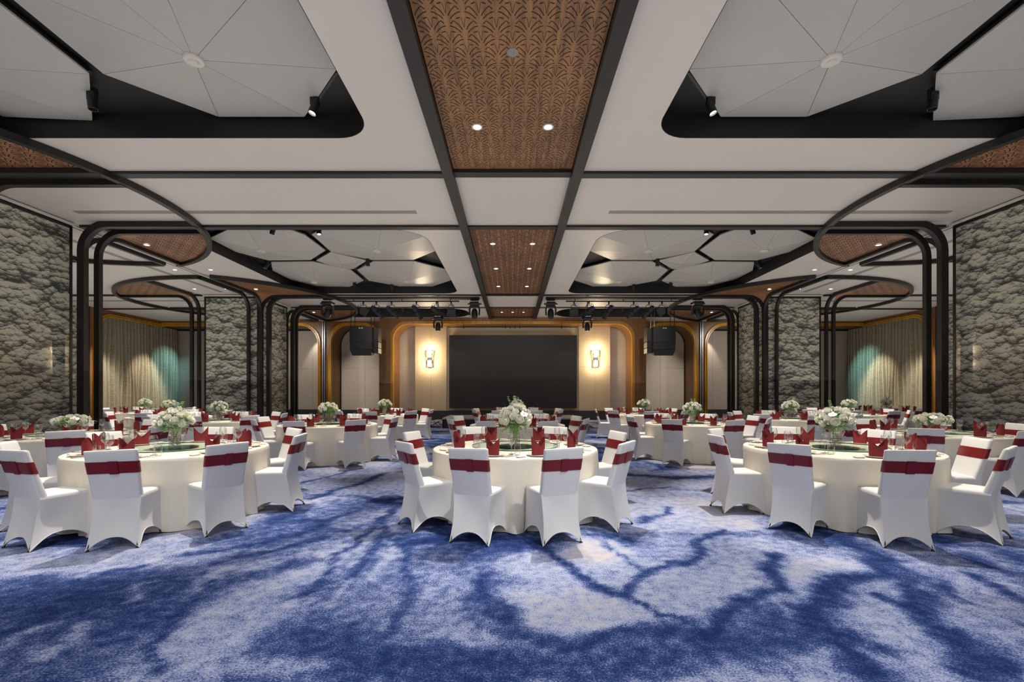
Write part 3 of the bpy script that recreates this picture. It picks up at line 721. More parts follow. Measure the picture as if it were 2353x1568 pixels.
# rear coffer spots
for s, sn in ((-1, 'left'), (1, 'right')):
    for px, py, nm in ((925, 715, 'outer'), (1033, 721, 'inner')):
        x, y = P(px, py, H+CZ+.05); track_spot(-s*x, y, f'{sn} rear coffer black spotlight, {nm} one', (-s*x, 23.8, 1.5), 60)

# ---------------------------------------------------------------- stage lighting rig
YR = 17.9
for s, sn in ((-1, 'left'), (1, 'right')):
    pp = thing('lighting_bar', f'black pipe holding theatre lamps under the ceiling, {sn} side', 'rail', (s*4.35, YR, H+3.6))
    MB().tube([(-2.25, 0, 0), (2.25, 0, 0)], .028, 10).build('pipe', M['frame'], pp, 60)
    for x in (-1.9, 0, 1.9): MB().tube([(x, 0, 0), (x, 0, .12)], .015, 6).build('hanger', M['frame'], pp)
    for i, (px, ang, kind) in enumerate(((835, -1.0, 'f'), (865, .75, 'p'), (900, .85, 'p'), (957, .55, 'p'), (1003, .9, 'p'), (1037, .1, 'f'))):
        x = s*(VX-px)*YR/F; px2 = s*(1 if s < 0 else 1)
        wide = 'flood' if kind == 'f' else 'long profile'
        t = thing('theatre_lamp', f'{sn} bar black {wide} lamp, number {i+1} from outer end'.replace('number 1 from', 'at the').replace('number 6 from outer end', 'at the inner end').replace('number 2 from', 'second from').replace('number 3 from', 'third from').replace('number 4 from', 'fourth from').replace('number 5 from', 'fifth from'), 'lamp', (x, YR, H+3.55))
        mb = MB(); mb.sweep([(-.12, 0, -.34), (-.12, 0, -.16), (-.09, 0, -.10), (.09, 0, -.10), (.12, 0, -.16), (.12, 0, -.34)], (0, 1, 0), .035, .016); mb.build('yoke', M['plastic'], t)
        MB().cbox(0, 0, 0, .05, .07, .12).build('clamp', M['plastic'], t); MB().tube([(0, 0, -.05), (0, 0, -.1)], .012, 6).build('stem', M['plastic'], t)
        mb = MB(); mb.tube([(s*.03, 0, -.02), (s*.16, .0, -.06), (s*.2, 0, -.18), (s*.12, 0, -.28)], .006, 5); mb.build('cable', M['plastic'], t)
        R_ = Matrix.Rotation(s*-1*ang*(-1 if kind == 'p' else 1), 4, 'Y') @ Matrix.Rotation(.35, 4, 'X')
        R_ = Matrix.Translation((0, 0, -.34)) @ R_
        if kind == 'p':
            mb = MB(); mb.lathe([(.001, .26), (.05, .26), (.085, .2), (.09, .05), (.075, .02), (.075, -.02), (.1, -.05), (.1, -.1), (.08, -.12), (.08, -.3), (.095, -.31), (.095, -.36), (.07, -.36), (.06, -.33), (.001, -.33)], 16, caps=False)
            for k in range(6):
                a = k*PI/3; mb.cbox(.088*cos(a), .088*sin(a), .12, .03, .03, .13)
        else:
            mb = MB(); mb.cbox(0, 0, -.02, .3, .16, .2); mb.cbox(0, 0, -.15, .34, .2, .05); mb.cbox(0, 0, .1, .18, .1, .06)
        mb.xf(R_); br_ = mb.build('barrel', M['plastic'], t, 40)
        mb = MB(); mb.cbox(.05, -.06, .24, .035, .035, .09); mb.xf(R_); mb.build('plug', M['blue'], br_)
    def moving_head(x, y, ztop, label, k=1.0, tilt=.1):
        t = thing('moving_head_light', label, 'lamp', (x, y, ztop))
        MB().cbox(0, 0, -.01*k, .34*k, .08, .06).build('bracket', M['frame'], t)
        for c in (-.08, .08): MB().tube([(c*k, 0, -.02), (c*k, 0, -.1*k)], .018, 6).build('clamp', M['silver'], t)
        mb = MB(); mb.add([(a*.17*k, b*.13*k, -.1*k) for a, b in ((-1,-1),(1,-1),(1,1),(-1,1))]+[(a*.2*k, b*.15*k, -.17*k) for a, b in ((-1,-1),(1,-1),(1,1),(-1,1))]+[(a*.17*k, b*.13*k, -.24*k) for a, b in ((-1,-1),(1,-1),(1,1),(-1,1))],
            [(3,2,1,0)]+[(i, (i+1) % 4, 4+(i+1) % 4, 4+i) for i in range(4)]+[(4+i, 4+(i+1) % 4, 8+(i+1) % 4, 8+i) for i in range(4)]+[(8,9,10,11)]); mb.build('base_housing', M['plastic'], t)
        mb = MB()
        for c in (-1, 1): mb.cbox(c*.235*k, 0, -.17*k, .07*k, .06, .05*k)
        mb.build('handle', M['plastic'], t)
        mb = MB(); mb.sweep([(-.185*k, 0, -.62*k), (-.2*k, 0, -.4*k), (-.17*k, 0, -.28*k), (0, 0, -.25*k), (.17*k, 0, -.28*k), (.2*k, 0, -.4*k), (.185*k, 0, -.62*k)], (0, 1, 0), .16*k, .06*k); mb.build('yoke', M['plastic'], t, 40)
        mb = MB(); mb.lathe([(.001, .2), (.06, .19), (.11, .12), (.13, 0), (.125, -.12), (.115, -.18), (.1, -.2), (.001, -.2)], 18, caps=False); mb.xf(Matrix.Translation((0, 0, -.55*k)) @ Matrix.Rotation(tilt, 4, 'Y') @ Matrix.Scale(k, 4)); hd_ = mb.build('head', M['plastic'], t, 40)
        mb = MB(); mb.lathe([(.001, -.203), (.075, -.203), (.08, -.2)], 16, caps=False); mb.xf(Matrix.Translation((0, 0, -.55*k)) @ Matrix.Rotation(tilt, 4, 'Y') @ Matrix.Scale(k, 4)); mb.build('lens', M['lens'], hd_)
    moving_head(s*(VX-1090.5)*YR/F, YR, H+3.66, f'{sn} inner black moving head lamp beside the timber strip', .98, 0)
    moving_head(s*(VX-753)*17.0/F, 17.0, H+3.5, f'{sn} outer black moving head lamp before the carved leaf', .98, s*-.35)
    MB().box(-.3, .3, -.03, .03, -.0, .16)
    moving_head(s*(VX-1006.5)*YR/F, YR, H+3.05, f'{sn} lower black moving head lamp in front of sconce', .82, 0)
    t = thing('drop_pipe', f'short vertical pipe holding the lower moving head, {sn} side', 'pipe', (s*(VX-1006.5)*YR/F, YR, 0))
    MB().tube([(0, 0, H+3.02), (0, 0, H+3.58)], .02, 8).build('pipe', M['frame'], t); MB().tube([(-.25, 0, H+3.12), (.25, 0, H+3.12)], .015, 6).build('cross_bar', M['frame'], t)
    # hung loudspeaker array
    YA = 20.3; xa = s*(VX-833)*YA/F
    t = thing('speaker_array', f'black loudspeaker stack hanging on rods at stage {sn}', 'speaker', (xa, YA, 0)); k = YA/F
    zt_ = H+150*k
    mb = MB(); mb.box(-.49, .49, -.25, .3, zt_-.68, zt_); mb.build('cabinet', M['grille'], t)
    mb = MB(); mb.add([(-.48, -.25, zt_-1.0), (.48, -.25, zt_-1.0), (.48, .3, zt_-.98), (-.48, .3, zt_-.98), (-.48, -.25, zt_-.69), (.48, -.25, zt_-.69), (.48, .3, zt_-.69), (-.48, .3, zt_-.69)], [(0,3,2,1),(4,5,6,7),(0,1,5,4),(1,2,6,5),(2,3,7,6),(3,0,4,7)]); mb.build('cabinet', M['grille'], t)
    mb = MB(); mb.add([(-.42, -.10, zt_-1.26), (.42, -.10, zt_-1.26), (.42, .3, zt_-1.2), (-.42, .3, zt_-1.2), (-.48, -.25, zt_-1.01), (.48, -.25, zt_-1.01), (.48, .3, zt_-1.01), (-.48, .3, zt_-1.01)], [(0,3,2,1),(4,5,6,7),(0,1,5,4),(1,2,6,5),(2,3,7,6),(3,0,4,7)]); mb.build('cabinet', M['grille'], t)
    for a, b in ((0, .62), (.62, .9), (.9, 1.15)): MB().box(*sorted((-s*.5, -s*.7)), .0, .5, zt_-b+.01, zt_-a-.02).build('side_cabinet', M['plastic'], t)
    for x in (-.45, .45):
        for y in (-.2, .3): MB().tube([(x*.96, y, ZC-.01), (x, y, zt_-.0)], .016, 6).build('rod', M['frame'], t)
    fc = bpy.data.curves.new('maker_lettering', 'FONT'); fc.body = 'BOSE'; fc.size = .075; fc.extrude = .002; fc.align_x = 'CENTER'; fc.shear = .3
    fo = bpy.data.objects.new('tmp', fc); COL.objects.link(fo); bpy.context.view_layer.update()
    fm_ = bpy.data.meshes.new_from_object(fo.evaluated_get(bpy.context.evaluated_depsgraph_get())); bpy.data.objects.remove(fo)
    fm_.materials.clear(); fm_.materials.append(M['white_text']); lo = link('front_lettering', fm_, t, (0, -.252, zt_-.085)); lo.rotation_euler = (PI/2, 0, 0)
sb = thing('curtain_bar', 'thin black pipe with clamps above the dark screen', 'rail', (0, 22.35, H+151*22.35/F))
MB().tube([(-3.18, 0, 0), (3.18, 0, 0)], .022, 8).build('pipe', M['frame'], sb)
for x in (-2.4, -.35, -.12, .12, .35, 2.4): MB().cbox(x, 0, 0, .05, .06, .14).build('clamp', M['frame'], sb)
for x in (-2.4, 2.4): MB().tube([(x, 0, 0), (x, 0, .24)], .01, 6).build('wire', M['frame'], sb)

# wall washers, curtain washers and fill spots added to brighten the stage wall
for s in (-1, 1):
    spot(s*1.6, YR, H+3.3, s*1.2, 24, 2.6, 210, 90, 1, .1, (1, .9, .76)); spot(s*5.5, YR, H+3.3, s*6.0, 24, 2.6, 330, 90, 1, .1, (1, .9, .78)); spot(s*8.3, 18.5, H+3.3, s*8.4, 24.9, 1.7, 900, 34, 1, .1, (1, .92, .82))
    spot(s*11.2, 20.8, H+3.3, s*11.2, 25.5, 2.4, 260, 90, 1, .1, (1, .94, .86))
    spot(s*16.2, 20.2, ZC-.05, s*18.9, 20.5, 1.4, 900, 42, .7, .05, (1, .92, .8)); spot(s*16.4, 23.0, ZC-.05, s*18.9, 23.2, 1.5, 900, 42, .7, .05, (1, .9, .74))
    spot(s*16.2, 24.6 if s < 0 else 24.0, ZC-.25, s*18.9, 24.6 if s < 0 else 24.0, 2.4, 700, 50, .9, .05, (.35, .85, 1))
for s in (-1, 1):
    spot(s*8.1, YE+.9, H+3.4, s*8.1, YE+1.5, .6, 75, 80, .8, .04, (1, .9, .78))
    spot(s*10.9, YE+1.45, H+3.5, s*10.9, YE+2.0, 1.6, 170, 60, .6, .04, (1, .9, .78))
    spot(s*13.2, YE+1.45, H+3.5, s*13.2, YE+2.0, 1.2, 50, 70, .8, .04, (1, .9, .78))
    spot(s*16.4, 20.6, ZC-.05, s*18.8, 20.9, 1.0, 210, 50, .6, .05, (1, .92, .8)); spot(s*16.4, 23.0, ZC-.05, s*18.8, 23.3, 1.0, 260, 50, .6, .05, (1, .92, .8))
# table lights
for tx, ty, p in ((0.03, 5.6, 190), (-4.05, 5.46, 190), (3.9, 5.5, 190), (-7, 7.25, 130), (7, 7.6, 130), (.1, 9.6, 190), (.15, 14.5, 170), (-3.92, 9.7, 160), (3.95, 10, 160), (-3.9, 13.9, 170), (4.1, 14.2, 170),
                  (-7.15, 11.1, 150), (7.2, 11.8, 150), (-9.7, 12.9, 220), (-12.6, 15.6, 240), (10.5, 14.2, 220), (13.8, 16.8, 240)):
    spot(tx+(.9 if tx < 2 else -.9), ty+.3, ZC-.02, tx, ty, .7, p*4.2, 54, .4, .03)
# broad fill spots added without fixtures, shining down into the aisles
for x, y, p in ((-14.5, 13, 90), (14.5, 13, 90), (-14.5, 19.5, 90), (14.5, 19.5, 90)): spot(x, y, ZC-.03, x, y, 0, p*2, 130, 1, .2)

# ---------------------------------------------------------------- furniture prototypes (mesh data shared by all copies)
def rr(hx, hy, r, n=3):
    p = []
    for cx, cy, a0 in ((hx-r, -hy+r, -PI/2), (hx-r, hy-r, 0), (-hx+r, hy-r, PI/2), (-hx+r, -hy+r, PI)):
        for k in range(n+1): a = a0+k/n*PI/2; p.append((cx+r*cos(a), cy+r*sin(a)))
    return p
def chair_meshes():
    # skirt: four stretched sides between the feet, arched hems
    feet = [(-.20, -.265), (.20, -.265), (.215, .205), (-.215, .205)]
    tops = [(-.187, -.188), (.187, -.188), (.205, .19), (-.205, .19)]
    N, R = 12, 9; mb = MB(); vs = []; fs = []
    per = 4*N
    for r in range(R+1):
        v = r/R
        for sd in range(4):
            a, b = sd, (sd+1) % 4
            for i in range(N):
                u = i/N; arch = (1-abs(2*u-1)**2.4)*(.105 if sd in (0, 2) else .12)
                if sd == 2: arch *= 1.0
                tx, ty = tops[a][0]*(1-u)+tops[b][0]*u, tops[a][1]*(1-u)+tops[b][1]*u
                fx, fy = feet[a][0]*(1-u)+feet[b][0]*u, feet[a][1]*(1-u)+feet[b][1]*u
                zt, zb = .445, .004+arch
                z = zt+(zb-zt)*v
                q = (zt-z)/(zt-.004)             # 0 at the seat, 1 at the floor
                e = q**1.25 if sd != 2 else q
                x, y = tx+(fx-tx)*e, ty+(fy-ty)*e
                mid = 1-abs(2*u-1)**2; pinch = .035*sin(PI*min(1, q*1.1))*mid
                nxx, nyy = ((0, 1), (-1, 0), (0, -1), (1, 0))[sd]
                x += nxx*pinch; y += nyy*pinch
                x *= (1-.07*sin(PI*q)*(1 if y < 0 else .3))
                vs.append((x, y, z))
    for r in range(R):
        for k in range(per): fs.append((r*per+k, r*per+(k+1) % per, (r+1)*per+(k+1) % per, (r+1)*per+k))
    fs = [f[::-1] for f in fs]
    mb.add(vs, fs)
    # seat top, gently domed, rising from the skirt's top ring
    ring = vs[:per]; n0 = len(mb.v); sv = []
    for k, (sc_, dz) in enumerate(((1.0, 0.0), (1.0, .018), (.965, .032), (.8, .040), (.4, .044), (0.02, .045))):
        for x, y, z in ring: sv.append((x*sc_, .025+(y-.025)*sc_, .445+dz))
    sf = []
    for k in range(5):
        for i in range(per): sf.append((k*per+i, k*per+(i+1) % per, (k+1)*per+(i+1) % per, (k+1)*per+i))
    mb.add(sv, sf)
    skirt = mb.mesh('skirt_cover', M['white'], 50)
    # hem piping
    hm = MB(); hem = [Vector(v) for v in vs[R*per:]]
    ring_r = .0045; hv = []; hf = []
    for i, p in enumerate(hem):
        T = (hem[(i+1) % per]-hem[i-1]).normalized(); A = T.cross(Vector((0, 0, 1))).normalized(); B = T.cross(A)
        for k in range(5): hv.append(p+(A*cos(2*PI*k/5)+B*sin(2*PI*k/5))*ring_r)
    for i in range(per):
        j = (i+1) % per
        for k in range(5): hf.append((i*5+k, i*5+(k+1) % 5, j*5+(k+1) % 5, j*5+k))
    hm.add(hv, hf); hemm = hm.mesh('hem', M['white'], 'all')
    # backrest slab leaning back
    def prof(z):    # centre y, half width, half thickness
        t = (z-.445)/.455
        return (-.152-.135*t, .187+.013*t, .036-.012*t)
    zs = [.442, .47, .52, .60, .68, .76, .83, .875, .893, .90]
    mb = MB(); bv = []; bf = []
    for i, z in enumerate(zs):
        cy, hx, hy = prof(z); k = 1 if i < 8 else (.99, .96)[i-8]
        for x, y in rr(hx*k, hy*(1 if i < 8 else (.85, .5)[i-8]), min(hy, .022)*(1 if i < 8 else .5)):
            dip = (-.006*cos(x/hx*PI)-.004*sin(x*60)) if i >= 7 else 0
            bv.append((x, cy+y+.012*(x/hx)**2*0, z+dip))
    n = 16
    for i in range(len(zs)-1):
        for k in range(n): bf.append((i*n+k, i*n+(k+1) % n, (i+1)*n+(k+1) % n, (i+1)*n+k))
    bf.append(tuple((len(zs)-1)*n+k for k in range(n)))
    mb.add(bv, bf); back = mb.mesh('back_cover', M['white'], 50)
    def band(z0, z1, off, xa=None, steps=5, wav=.0):
        mb = MB(); v = []; f = []
        for i in range(steps+1):
            z = z0+(z1-z0)*i/steps; cy, hx, hy = prof(z)
            p = rr(hx+off, hy+off, min(hy, .022)+off*.5)
            for j, (x, y) in enumerate(p): v.append((x, cy+y+wav*sin(i*2.3+j)*.5, z))
        m = len(p)
        for i in range(steps):
            for k in range(m): f.append((i*m+k, i*m+(k+1) % m, (i+1)*m+(k+1) % m, (i+1)*m+k))
        mb.add(v, f); return mb
    sash = band(.69, .80, .004, wav=.002).mesh('sash', M['red'], 60)
    mb = MB(); v = []; f = []
    for i in range(5):
        z = .683+.122*i/4; cy, hx, hy = prof(z)
        for x, o in ((-.036, .003), (-.034, .012), (.034, .012), (.036, .003)): v.append((x+.012, cy-hy-o, z))
    for i in range(4):
        for k in range(3): f.append((i*4+k, i*4+k+1, i*4+k+5, i*4+k+4))
    mb.add(v, f); loop = mb.mesh('sash_loop', M['redtab'], 60)
    leg = MB().lathe([(.001, 0), (.013, 0), (.014, .008), (.009, .016), (.007, .30)], 8, caps=False).mesh('leg', M['frame'], True)
    return skirt, hemm, back, sash, loop, leg
CH = chair_meshes()
def make_chair(x, y, rz, label, group, legs=False):
    t = thing('banquet_chair', label, 'chair', (x, y, 0), rz, group)
    sc_ = link('seat_cover', CH[0], t); link('hem', CH[1], sc_); link('back_cover', CH[2], t); sa_ = link('sash', CH[3], t); link('sash_loop', CH[4], sa_)
    if legs:
        for lx, ly, tx_, ty_ in ((-.186, -.262, .12, .30), (.186, -.262, -.12, .30), (.200, .198, -.10, -.10), (-.200, .198, .10, -.10)):
            o_ = link('leg', CH[5], t, (lx, ly, 0)); o_.rotation_euler = (-ty_, tx_, 0)
    return t

def cloth_mesh(seed, R=1.0):
    rnd = random.Random(seed); N = 180; rows = [(.0, 0), (.5, 0), (.97, 0), (.992, -.004), (1.0, -.018), (1.004, -.05), (1.006, -.12), (1.01, -.22), (1.015, -.35), (1.02, -.48), (1.025, -.60), (1.03, -.70), (1.035, -.742)]
    fr = [rnd.choice((13, 15, 17)), rnd.choice((21, 24, 27)), 9]; ph = [rnd.uniform(0, 6) for _ in range(4)]
    vs = [(0, 0, .75)]; fs = []
    for r, dz in rows[1:]:
        t = max(0, -dz/.742)
        for k in range(N):
            a = 2*PI*k/N; w_ = a+.12*sin(3*a+ph[3])
            fold = .040*abs(sin(fr[0]*.5*w_+ph[0]))**.7-.03+.018*sin(fr[1]*w_+ph[1])+.022*sin(fr[2]*w_+ph[2])-.02
            fold = fold-.03*max(0, sin(fr[0]*w_+ph[2]))**6
            rr_ = R*(r+fold*min(1, t*1.6)*(.4+.9*t)); z = .75+dz
            if t > .97: z = .008+.006*sin(fr[0]*w_)
            vs.append((rr_*cos(a), rr_*sin(a), z))
    m = len(rows)-1
    for k in range(N): fs.append((0, 1+k, 1+(k+1) % N))
    for i in range(m-1):
        for k in range(N): fs.append((1+i*N+k, 1+(i+1)*N+k, 1+(i+1)*N+(k+1) % N, 1+i*N+(k+1) % N))
    mb = MB(); mb.add(vs, fs); return mb.mesh('tablecloth', M['cloth'], 50)
CLOTHS = [cloth_mesh(i) for i in range(4)]
m_ = MB(); m_.lathe([(.001, 0), (.53, 0), (.53, .001)], 72, caps=False); 
SUS_TOP = MB().lathe([(.001, .002), (.528, .002)], 72, caps=False).mesh('glass_top', M['susan'], True)
SUS_EDGE = MB().lathe([(.529, -.010), (.531, -.004), (.529, .002)], 72, caps=False).mesh('glass_edge', M['susan_edge'], True)
SUS_BASE = MB().lathe([(.001, 0), (.24, 0), (.24, -.002), (.235, -.016), (.001, -.016)], 40, caps=False).mesh('turntable', M['darkgreen'], 40)

def napkin_mesh(seed):
    """folded cloth standing up: crossed front flaps and two peaks"""
    rnd = random.Random(seed); mb = MB(); n = 8
    def wrap(u, z, r): a = u; return (r*sin(a)*1.15, -r*cos(a)*.62, z)
    # front wrap: two overlapping flaps, back wrap up to two points
    def sheet(a0, a1, zf, r, tw=0):
        vs = []; fs = []; rows = 6
        for i in range(n+1):
            u = a0+(a1-a0)*i/n; h = zf(i/n)
            for j in range(rows+1):
                z = h*j/rows; k = r*(1+.10*(z/.19))
                vs.append(wrap(u, z, k))
        for i in range(n):
            for j in range(rows): a = i*(rows+1)+j; fs.append((a, a+rows+1, a+rows+2, a+1))
        mb.add(vs, fs)
    pk = .19+rnd.uniform(-.012, .012)
    hv = .092; X = lambda a0, a1, t: abs(sin(a0+(a1-a0)*t))
    sheet(-1.6, .30, lambda t: hv+(pk-hv)*X(-1.6, .30, t)**1.15, .066)
    sheet(-.30, 1.6, lambda t: hv+(pk-hv)*X(-.30, 1.6, t)**1.15-.006, .069)
    sheet(1.55, 2.95, lambda t: hv-.005+(pk-hv)*X(1.55, 2.95, t)**1.2, .064); sheet(-1.55, -2.95, lambda t: hv-.005+(pk-hv)*X(1.55, 2.95, t)**1.2, .064)
    sheet(2.7, 3.6, lambda t: .09, .063)
    return mb.mesh('napkin', M['napkin'], 35)
NAPS = [napkin_mesh(i) for i in range(4)]
WINE = MB().lathe([(.001, .002), (.034, .002), (.035, .004), (.01, .008), (.0045, .02), (.004, .085), (.012, .098), (.03, .115), (.041, .14), (.042, .155), (.038, .19), (.032, .215)], 20, caps=False).mesh('wine_glass', M['glass'], 60)
TUMB = MB().lathe([(.001, .004), (.028, .004), (.031, .010), (.034, .05), (.035, .08), (.033, .118)], 20, caps=False).mesh('tumbler', M['glass'], 60)
PLATE = MB().lathe([(.001, .006), (.085, .006), (.1, .009), (.135, .017), (.136, .014), (.09, .002), (.001, .0)], 36, caps=False).mesh('dinner_plate', M['china'], 50)
mb = MB(); p1 = rr(.055, .035, .012); p2 = rr(.045, .026, .010); m = len(p1)
mb.add([(x, y, 0) for x, y in p2]+[(x, y, .012) for x, y in p1]+[(x*.94, y*.92, .011) for x, y in p1]+[(x, y, .003) for x, y in p2], [tuple(range(m))[::-1]]+[(i*m+k, i*m+(k+1) % m, (i+1)*m+(k+1) % m, (i+1)*m+k) for i in range(3) for k in range(m)]+[tuple(3*m+k for k in range(m))])
DISH = mb.mesh('side_dish', M['china'], 50)
mb = MB(); mb.tube([(0, -.10, .004), (0, -.02, .005), (0, .035, .007)], [.004, .003, .003], 6)
mb.lathe([(.001, -.004), (.012, -.002), (.021, .003), (.022, .005)], 14, (0, 0, 0), caps=False); k0 = len(mb.v)
mb.v = [(x, y, z) if i < 18 else (x, y*1.45+.065, z+.006) for i, (x, y, z) in enumerate(mb.v)]
SPOON = mb.mesh('spoon', M['steel'], True)
mb = MB(); mb.box(-.005, .005, -.1, 0, .001, .007); mb.prism([(-.007, 0), (.007, 0), (.008, .07), (.002, .11), (-.006, .10)], .002, .0045); KNIFE = mb.mesh('knife', M['steel'], False)

# flowers
def petal(mb, az, r0, r1, z0, z1, wd, cup):
    c, s = cos(az), sin(az); vs = []; fs = []
    for i in range(4):
        t = i/3; r = r0+(r1-r0)*(t+cup*sin(PI*t)); z = z0+(z1-z0)*t; w_ = wd*(.35+.65*sin(PI*min(1, .25+t*.6)))*(1 if i < 3 else .6)
        for k in (-1, 0, 1):
            rr_ = r-(.10*wd if k else 0)*0; vs.append((rr_*c-k*w_*s, rr_*s+k*w_*c, z-(.0 if k == 0 else .002)))
    for i in range(3):
        for k in range(2): fs.append((i*3+k, i*3+k+1, i*3+k+4, i*3+k+3))
    mb.add(vs, fs)
def rose_mesh(seed):
    rnd = random.Random(seed); mb = MB()
    for ring, (n, r0, r1, z0, z1, wd, cup) in enumerate(((3, .002, .006, .0, .026, .010, .3), (4, .005, .013, -.002, .027, .014, .4), (5, .008, .022, -.006, .022, .018, .4), (6, .010, .032, -.012, .012, .020, .3), (6, .012, .037, -.016, .0, .020, .2))):
        for k in range(n): petal(mb, 2*PI*k/n+ring*.7+rnd.uniform(-.1, .1), r0, r1, z0, z1, wd, cup)
    mb.lathe([(.001, -.02), (.015, -.016), (.017, -.002), (.01, .012), (.001, .015)], 8, caps=False)
    return mb.mesh('rose', M['rose'], 'all')
ROSES = [rose_mesh(i) for i in range(3)]
mb = MB()
for k, (wd, L) in enumerate(((.026, .05), (.018, .045), (.026, .05), (.017, .044), (.017, .044))):
    petal(mb, (0, PI/2, PI, PI*1.3, PI*1.7)[k], .003, L, .0, .006, wd, .1)
mb.cur = 1; mb.lathe([(.001, .012), (.004, .009), (.005, .004), (.003, 0)], 8, caps=False)
ORCH = mb.mesh('orchid', [M['orchid'], M['yellow']], 'all')
def foliage_mesh(seed, rx, rz, zc, tall):
    rnd = random.Random(seed); mb = MB()
    for k in range(110):
        a = rnd.uniform(0, 2*PI); el = rnd.uniform(-.95, .45) if k % 4 else rnd.uniform(.2, 1.2); d = Vector((cos(a)*cos(el), sin(a)*cos(el), sin(el)*.9)); mb.cur = 0 if rnd.random() < .6 else 1
        L = rnd.uniform(.8, 1.18) if k > 9 else 1.4
        base = Vector((0, 0, zc-.07)); tip = Vector((d.x*rx*L, d.y*rx*L, zc-.02+d.z*rz*L)); tip.z -= .05*(L-.8)
        if k < 3 and tall: tip = Vector((cos(a)*rx*.6, sin(a)*rx*.4, zc+rz*1.6))
        T = tip-base; side = T.cross(Vector((0, 0, 1))).normalized() if abs(T.z) < .95*T.length else Vector((1, 0, 0)); up = side.cross(T).normalized()
        for i in range(6):
            f = .5+.5*i/5; p = base+T*f; p.z += .03*sin(PI*f)
            for sg in (-1, 1):
                l = rnd.uniform(.026, .044)*(1.1-.4*i/5); dirv = (side*sg*.8+T.normalized()*.7+up*rnd.uniform(-.3, .3)).normalized()*l; wv_ = up.cross(dirv).normalized()*l*.28
                mb.add([p, p+dirv*.5+wv_, p+dirv, p+dirv*.5-wv_], [(0, 1, 2, 3)])
        mb.add([base, base+side*.002, tip], [(0, 1, 2)])
    return mb.mesh('foliage', [M['leaf'], M['euca']], False)
VASE = MB().lathe([(.001, .004), (.060, .004), (.062, 0), (.062, .0), (.064, .22)], 28, caps=False).mesh('vase', M['glass'], 60)
WATER = MB().lathe([(.001, .006), (.058, .006), (.058, .09), (.001, .09)], 24, caps=False).mesh('water', M['glass'], 60)
mb = MB(); rnd = random.Random(2)
for k in range(70):
    a = rnd.uniform(0, 6.28); r = .052*math.sqrt(rnd.random()); z = rnd.uniform(.012, .065); q = rnd.uniform(.006, .010)
    mb.lathe([(.001, -q*.6), (q, 0), (.001, q*.6)], 5, (r*cos(a), r*sin(a), z), caps=False)
PEB = mb.mesh('pebbles', M['pebble'], True)
def arrangement(x, y, z, label, seed, rx=.20, rz=.15, vh=.22, nb=26, orch=4, tall=True, low=False):
    rnd = random.Random(seed); t = thing('flower_arrangement', label, 'flowers', (x, y, z), rnd.uniform(0, 6), None)
    v = link('vase', VASE, t); v.scale = (1, 1, vh/.22); link('water', WATER, t)
    stuff(link('pebbles', PEB, t))
    zc = vh+rz*.55
    mb = MB()
    for k in range(7):
        a = k*.9; mb.tube([(.03*cos(a), .03*sin(a), .05), (.045*cos(a+2), .045*sin(a+2), vh), (rx*.4*cos(a+2), rx*.4*sin(a+2), zc)], .003, 4)
    mb.build('stems', M['leaf'], t)
    stuff(link('foliage', foliage_mesh(seed, rx, rz, zc, tall), t))
    for k in range(nb):
        el = rnd.uniform(-.35, 1) ; el = math.asin(-.2+1.2*(k+.5)/nb); a = k*2.39996+rnd.uniform(-.2, .2)
        d = Vector((cos(a)*cos(el), sin(a)*cos(el), sin(el))); p = Vector((d.x*rx*rnd.uniform(.8, 1.0), d.y*rx*rnd.uniform(.8, 1.0), zc+d.z*rz))
        isO = k % max(1, nb//orch) == 3 if orch else False
        o = link('orchid' if isO else 'rose', ORCH if isO else ROSES[k % 3], t, p); o.rotation_euler = (d+Vector((0, 0, .25))).to_track_quat('Z', 'Y').to_euler(); s_ = rnd.uniform(.85, 1.25)*(.95 if isO else 1.3); o.scale = (s_, s_, s_)

